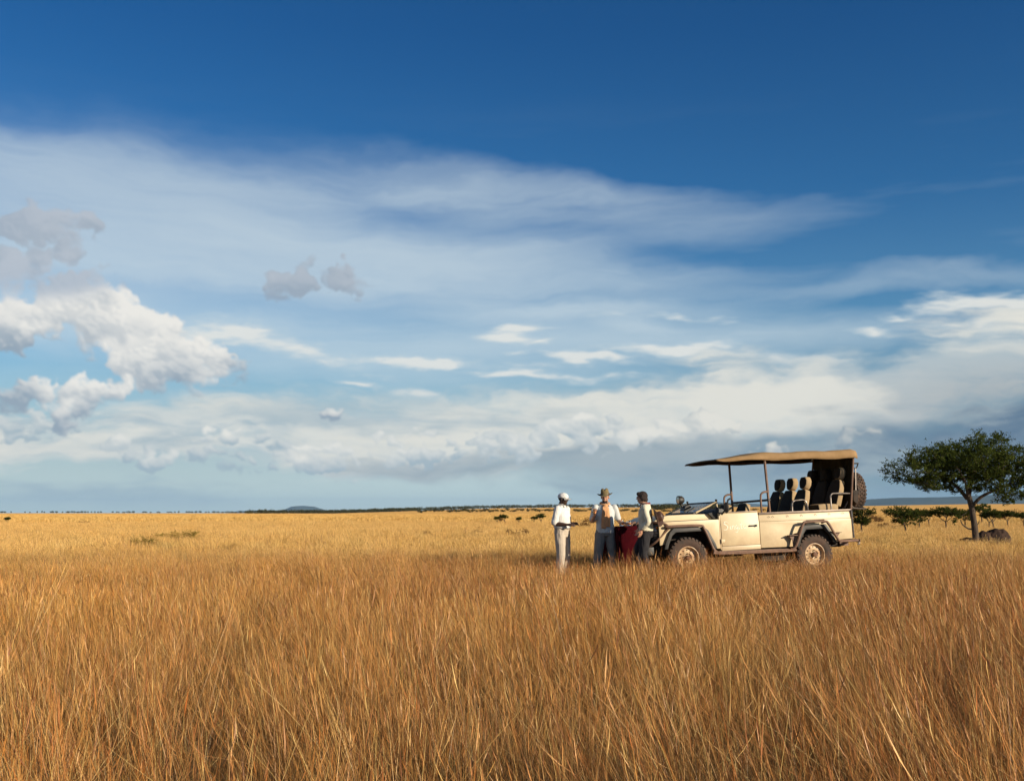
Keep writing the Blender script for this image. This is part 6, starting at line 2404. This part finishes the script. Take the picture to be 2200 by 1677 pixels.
def scatter(name, pts, scl, rot, tint, coll, nvar, rng, mat):
    """one object whose points carry the clumps"""
    me = bpy.data.meshes.new(name)
    me.vertices.add(len(pts))
    me.vertices.foreach_set('co', np.asarray(pts, np.float32).ravel())
    for nm, tp, arr in (('scl', 'FLOAT_VECTOR', scl), ('rot', 'FLOAT_VECTOR', rot)):
        a = me.attributes.new(nm, tp, 'POINT')
        a.data.foreach_set('vector', np.asarray(arr, np.float32).ravel())
    a = me.attributes.new('tint', 'FLOAT_COLOR', 'POINT')
    a.data.foreach_set('color', np.asarray(tint, np.float32).ravel())
    a = me.attributes.new('idx', 'INT', 'POINT')
    a.data.foreach_set('value', rng.randint(0, nvar, len(pts)).astype(np.int32))
    me.materials.append(mat)
    o = link(name, me)
    nt = bpy.data.node_groups.new(name, 'GeometryNodeTree')
    nt.interface.new_socket('Geometry', in_out='INPUT', socket_type='NodeSocketGeometry')
    nt.interface.new_socket('Geometry', in_out='OUTPUT', socket_type='NodeSocketGeometry')
    gi, go = nt.nodes.new('NodeGroupInput'), nt.nodes.new('NodeGroupOutput')
    ip = nt.nodes.new('GeometryNodeInstanceOnPoints')
    ci = nt.nodes.new('GeometryNodeCollectionInfo')
    ci.inputs['Collection'].default_value = coll
    ci.inputs['Separate Children'].default_value = True
    ci.inputs['Reset Children'].default_value = True

    def at(nm, tp):
        n = nt.nodes.new('GeometryNodeInputNamedAttribute')
        n.data_type = tp
        n.inputs['Name'].default_value = nm
        return n.outputs['Attribute']
    L = nt.links
    L.new(gi.outputs[0], ip.inputs['Points'])
    L.new(ci.outputs[0], ip.inputs['Instance'])
    ip.inputs['Pick Instance'].default_value = True
    L.new(at('idx', 'INT'), ip.inputs['Instance Index'])
    L.new(at('rot', 'FLOAT_VECTOR'), ip.inputs['Rotation'])
    L.new(at('scl', 'FLOAT_VECTOR'), ip.inputs['Scale'])
    L.new(ip.outputs[0], go.inputs[0])
    md = o.modifiers.new('clumps', 'NODES')
    md.node_group = nt
    return o


def patch(x, y, s, seed):
    """smooth random field over the ground, about -1..1"""
    r = np.random.RandomState(seed)
    v = np.zeros_like(x)
    for k in range(7):
        f = s * 1.7 ** (k * 0.8)
        a = r.uniform(0, 6.283)
        p, q = r.uniform(0, 6.283, 2)
        v += np.sin((x * math.cos(a) + y * math.sin(a)) * f + p) * np.cos((y * math.cos(a) - x * math.sin(a)) * f * 0.8 + q) / (1.25 ** k)
    return v / 1.6


def field_points(rng, r0, r1, spacing, half=34.0, power=1.0):
    """random points in a sector, spacing given in metres at each radius"""
    n = int(rad(2 * half) * (r1 * r1 - r0 * r0) / 2 / (spacing * spacing))
    r = np.sqrt(rng.uniform(r0 * r0, r1 * r1, n))
    a = np.radians(rng.uniform(-half, half, n))
    return r * np.sin(a), r * np.cos(a)


# bare places: under the tyres the grass is pressed flat, and no clump stands inside a trunk or the mound
FLAT = [(4.3, 23.9, 2.6)]


def grass_height(x, y):
    r = np.hypot(x, y)
    h = np.interp(r, [0, 7, 11, 15, 19, 22, 27, 40, 80, 200], [0.66, 0.64, 0.57, 0.50, 0.44, 0.42, 0.37, 0.33, 0.34, 0.4])
    return h


gr = np.random.RandomState(11)
LEAN = (-0.16, 0.02)
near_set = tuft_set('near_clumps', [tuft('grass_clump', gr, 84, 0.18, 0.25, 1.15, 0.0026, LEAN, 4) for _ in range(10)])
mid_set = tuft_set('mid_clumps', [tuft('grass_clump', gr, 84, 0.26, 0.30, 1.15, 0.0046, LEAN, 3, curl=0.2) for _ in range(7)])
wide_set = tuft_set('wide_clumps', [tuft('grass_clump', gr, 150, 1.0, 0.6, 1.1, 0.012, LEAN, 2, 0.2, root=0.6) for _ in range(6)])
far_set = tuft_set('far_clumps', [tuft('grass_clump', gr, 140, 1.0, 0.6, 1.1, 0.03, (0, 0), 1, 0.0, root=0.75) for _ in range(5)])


def make_grass(name, r0, r1, spacing, coll, nvar, hbase, wide=1.0, half=34.0):
    x, y = field_points(gr, r0, r1, spacing, half)
    r = np.hypot(x, y)
    h = grass_height(x, y) * (1 + 0.20 * patch(x, y, 1.1, 3) + 0.16 * patch(x, y, 3.1, 33) + gr.normal(0, 0.22, len(x))) / hbase
    # thin gaps between clumps
    gap = patch(x, y, 2.3, 5)
    keep = (gap > -0.45) | (gr.rand(len(x)) < 0.22)
    # pressed down under the vehicle
    cx, cy = 4.62, 23.75
    ux, uy = math.cos(rad(15.4)), math.sin(rad(15.4))
    lx = (x - cx) * ux + (y - cy) * uy
    ly = -(x - cx) * uy + (y - cy) * ux
    under = (np.abs(lx) < 2.2) & (np.abs(ly) < 0.78)
    h = np.where(under, np.minimum(h, 0.16 / hbase), h)
    x, y, h, r = x[keep], y[keep], h[keep], r[keep]
    h = np.clip(h, 0.12, None)
    n = len(x)
    z = ground_z(x, y) - 0.01
    pa = patch(x, y, 0.9, 8) * 0.5 + patch(x, y, 0.06, 9) * 0.7
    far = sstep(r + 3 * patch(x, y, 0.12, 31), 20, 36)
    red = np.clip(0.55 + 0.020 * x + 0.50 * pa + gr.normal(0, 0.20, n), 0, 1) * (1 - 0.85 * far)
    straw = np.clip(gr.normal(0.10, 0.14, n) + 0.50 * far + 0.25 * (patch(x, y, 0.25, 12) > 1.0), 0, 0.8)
    green = np.clip(patch(x, y, 1.4, 21) - 0.75, 0, 1) * 0.5 * gr.rand(n) * (1 - far)
    # two streaks of low green herbs on the left, 60 to 80 m off
    for gx, gy, ra_, rb_ in ((-12.6, 39.5, 1.0, 1.6), (-14.0, 48.5, 1.6, 1.2), (-15.3, 49.0, 1.2, 1.0)):
        q = ((x - gx) / ra_) ** 2 + ((y - gy) / rb_) ** 2
        green = np.where(q < 1, np.maximum(green, 0.55 * gr.rand(n)), green)
    tint = np.column_stack([red, straw, green, np.ones(n)])
    w = np.clip(h, 0.5, 1.4) * wide
    scl = np.column_stack([w * gr.uniform(0.85, 1.2, n), w * gr.uniform(0.85, 1.2, n), h])
    rot = np.column_stack([gr.normal(0, 0.14, n), gr.normal(0, 0.14, n), gr.normal(0, 0.9, n)])
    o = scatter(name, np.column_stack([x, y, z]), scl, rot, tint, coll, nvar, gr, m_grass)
    tag(o, kind='stuff')
    print(name, n)
    return o


make_grass('tall_grass', 2.2, 10.5, 0.19, near_set, 10, 1.0, 1.0, 36)
make_grass('grass', 10.0, 34, 0.22, mid_set, 7, 1.0)
make_grass('yellow_grass', 33, 130, 0.62, wide_set, 6, 1.0, 1.0)
make_grass('far_grass', 125, 700, 2.6, far_set, 5, 1.0, 2.4, 30)
# ----------------------------------------------------------------- the air
hz_m = bpy.data.materials.new('haze_air')
hz_m.use_nodes = True
hn = hz_m.node_tree
hn.nodes.clear()
pv = hn.nodes.new('ShaderNodeVolumePrincipled')
pv.inputs['Color'].default_value = (0.42, 0.68, 1.0, 1)
pv.inputs['Density'].default_value = 1.5e-5
pv.inputs['Anisotropy'].default_value = 0.0
ho = hn.nodes.new('ShaderNodeOutputMaterial')
hn.links.new(pv.outputs[0], ho.inputs['Volume'])
hbx, z0h, z1h = 61000.0, -70.0, 720.0
haze = obj('haze', [(x, y, z) for z in (z0h, z1h) for y in (-hbx, hbx) for x in (-hbx, hbx)],
           [(0, 2, 3, 1), (4, 5, 7, 6), (0, 1, 5, 4), (1, 3, 7, 5), (3, 2, 6, 7), (2, 0, 4, 6)], hz_m)
tag(haze, kind='stuff')
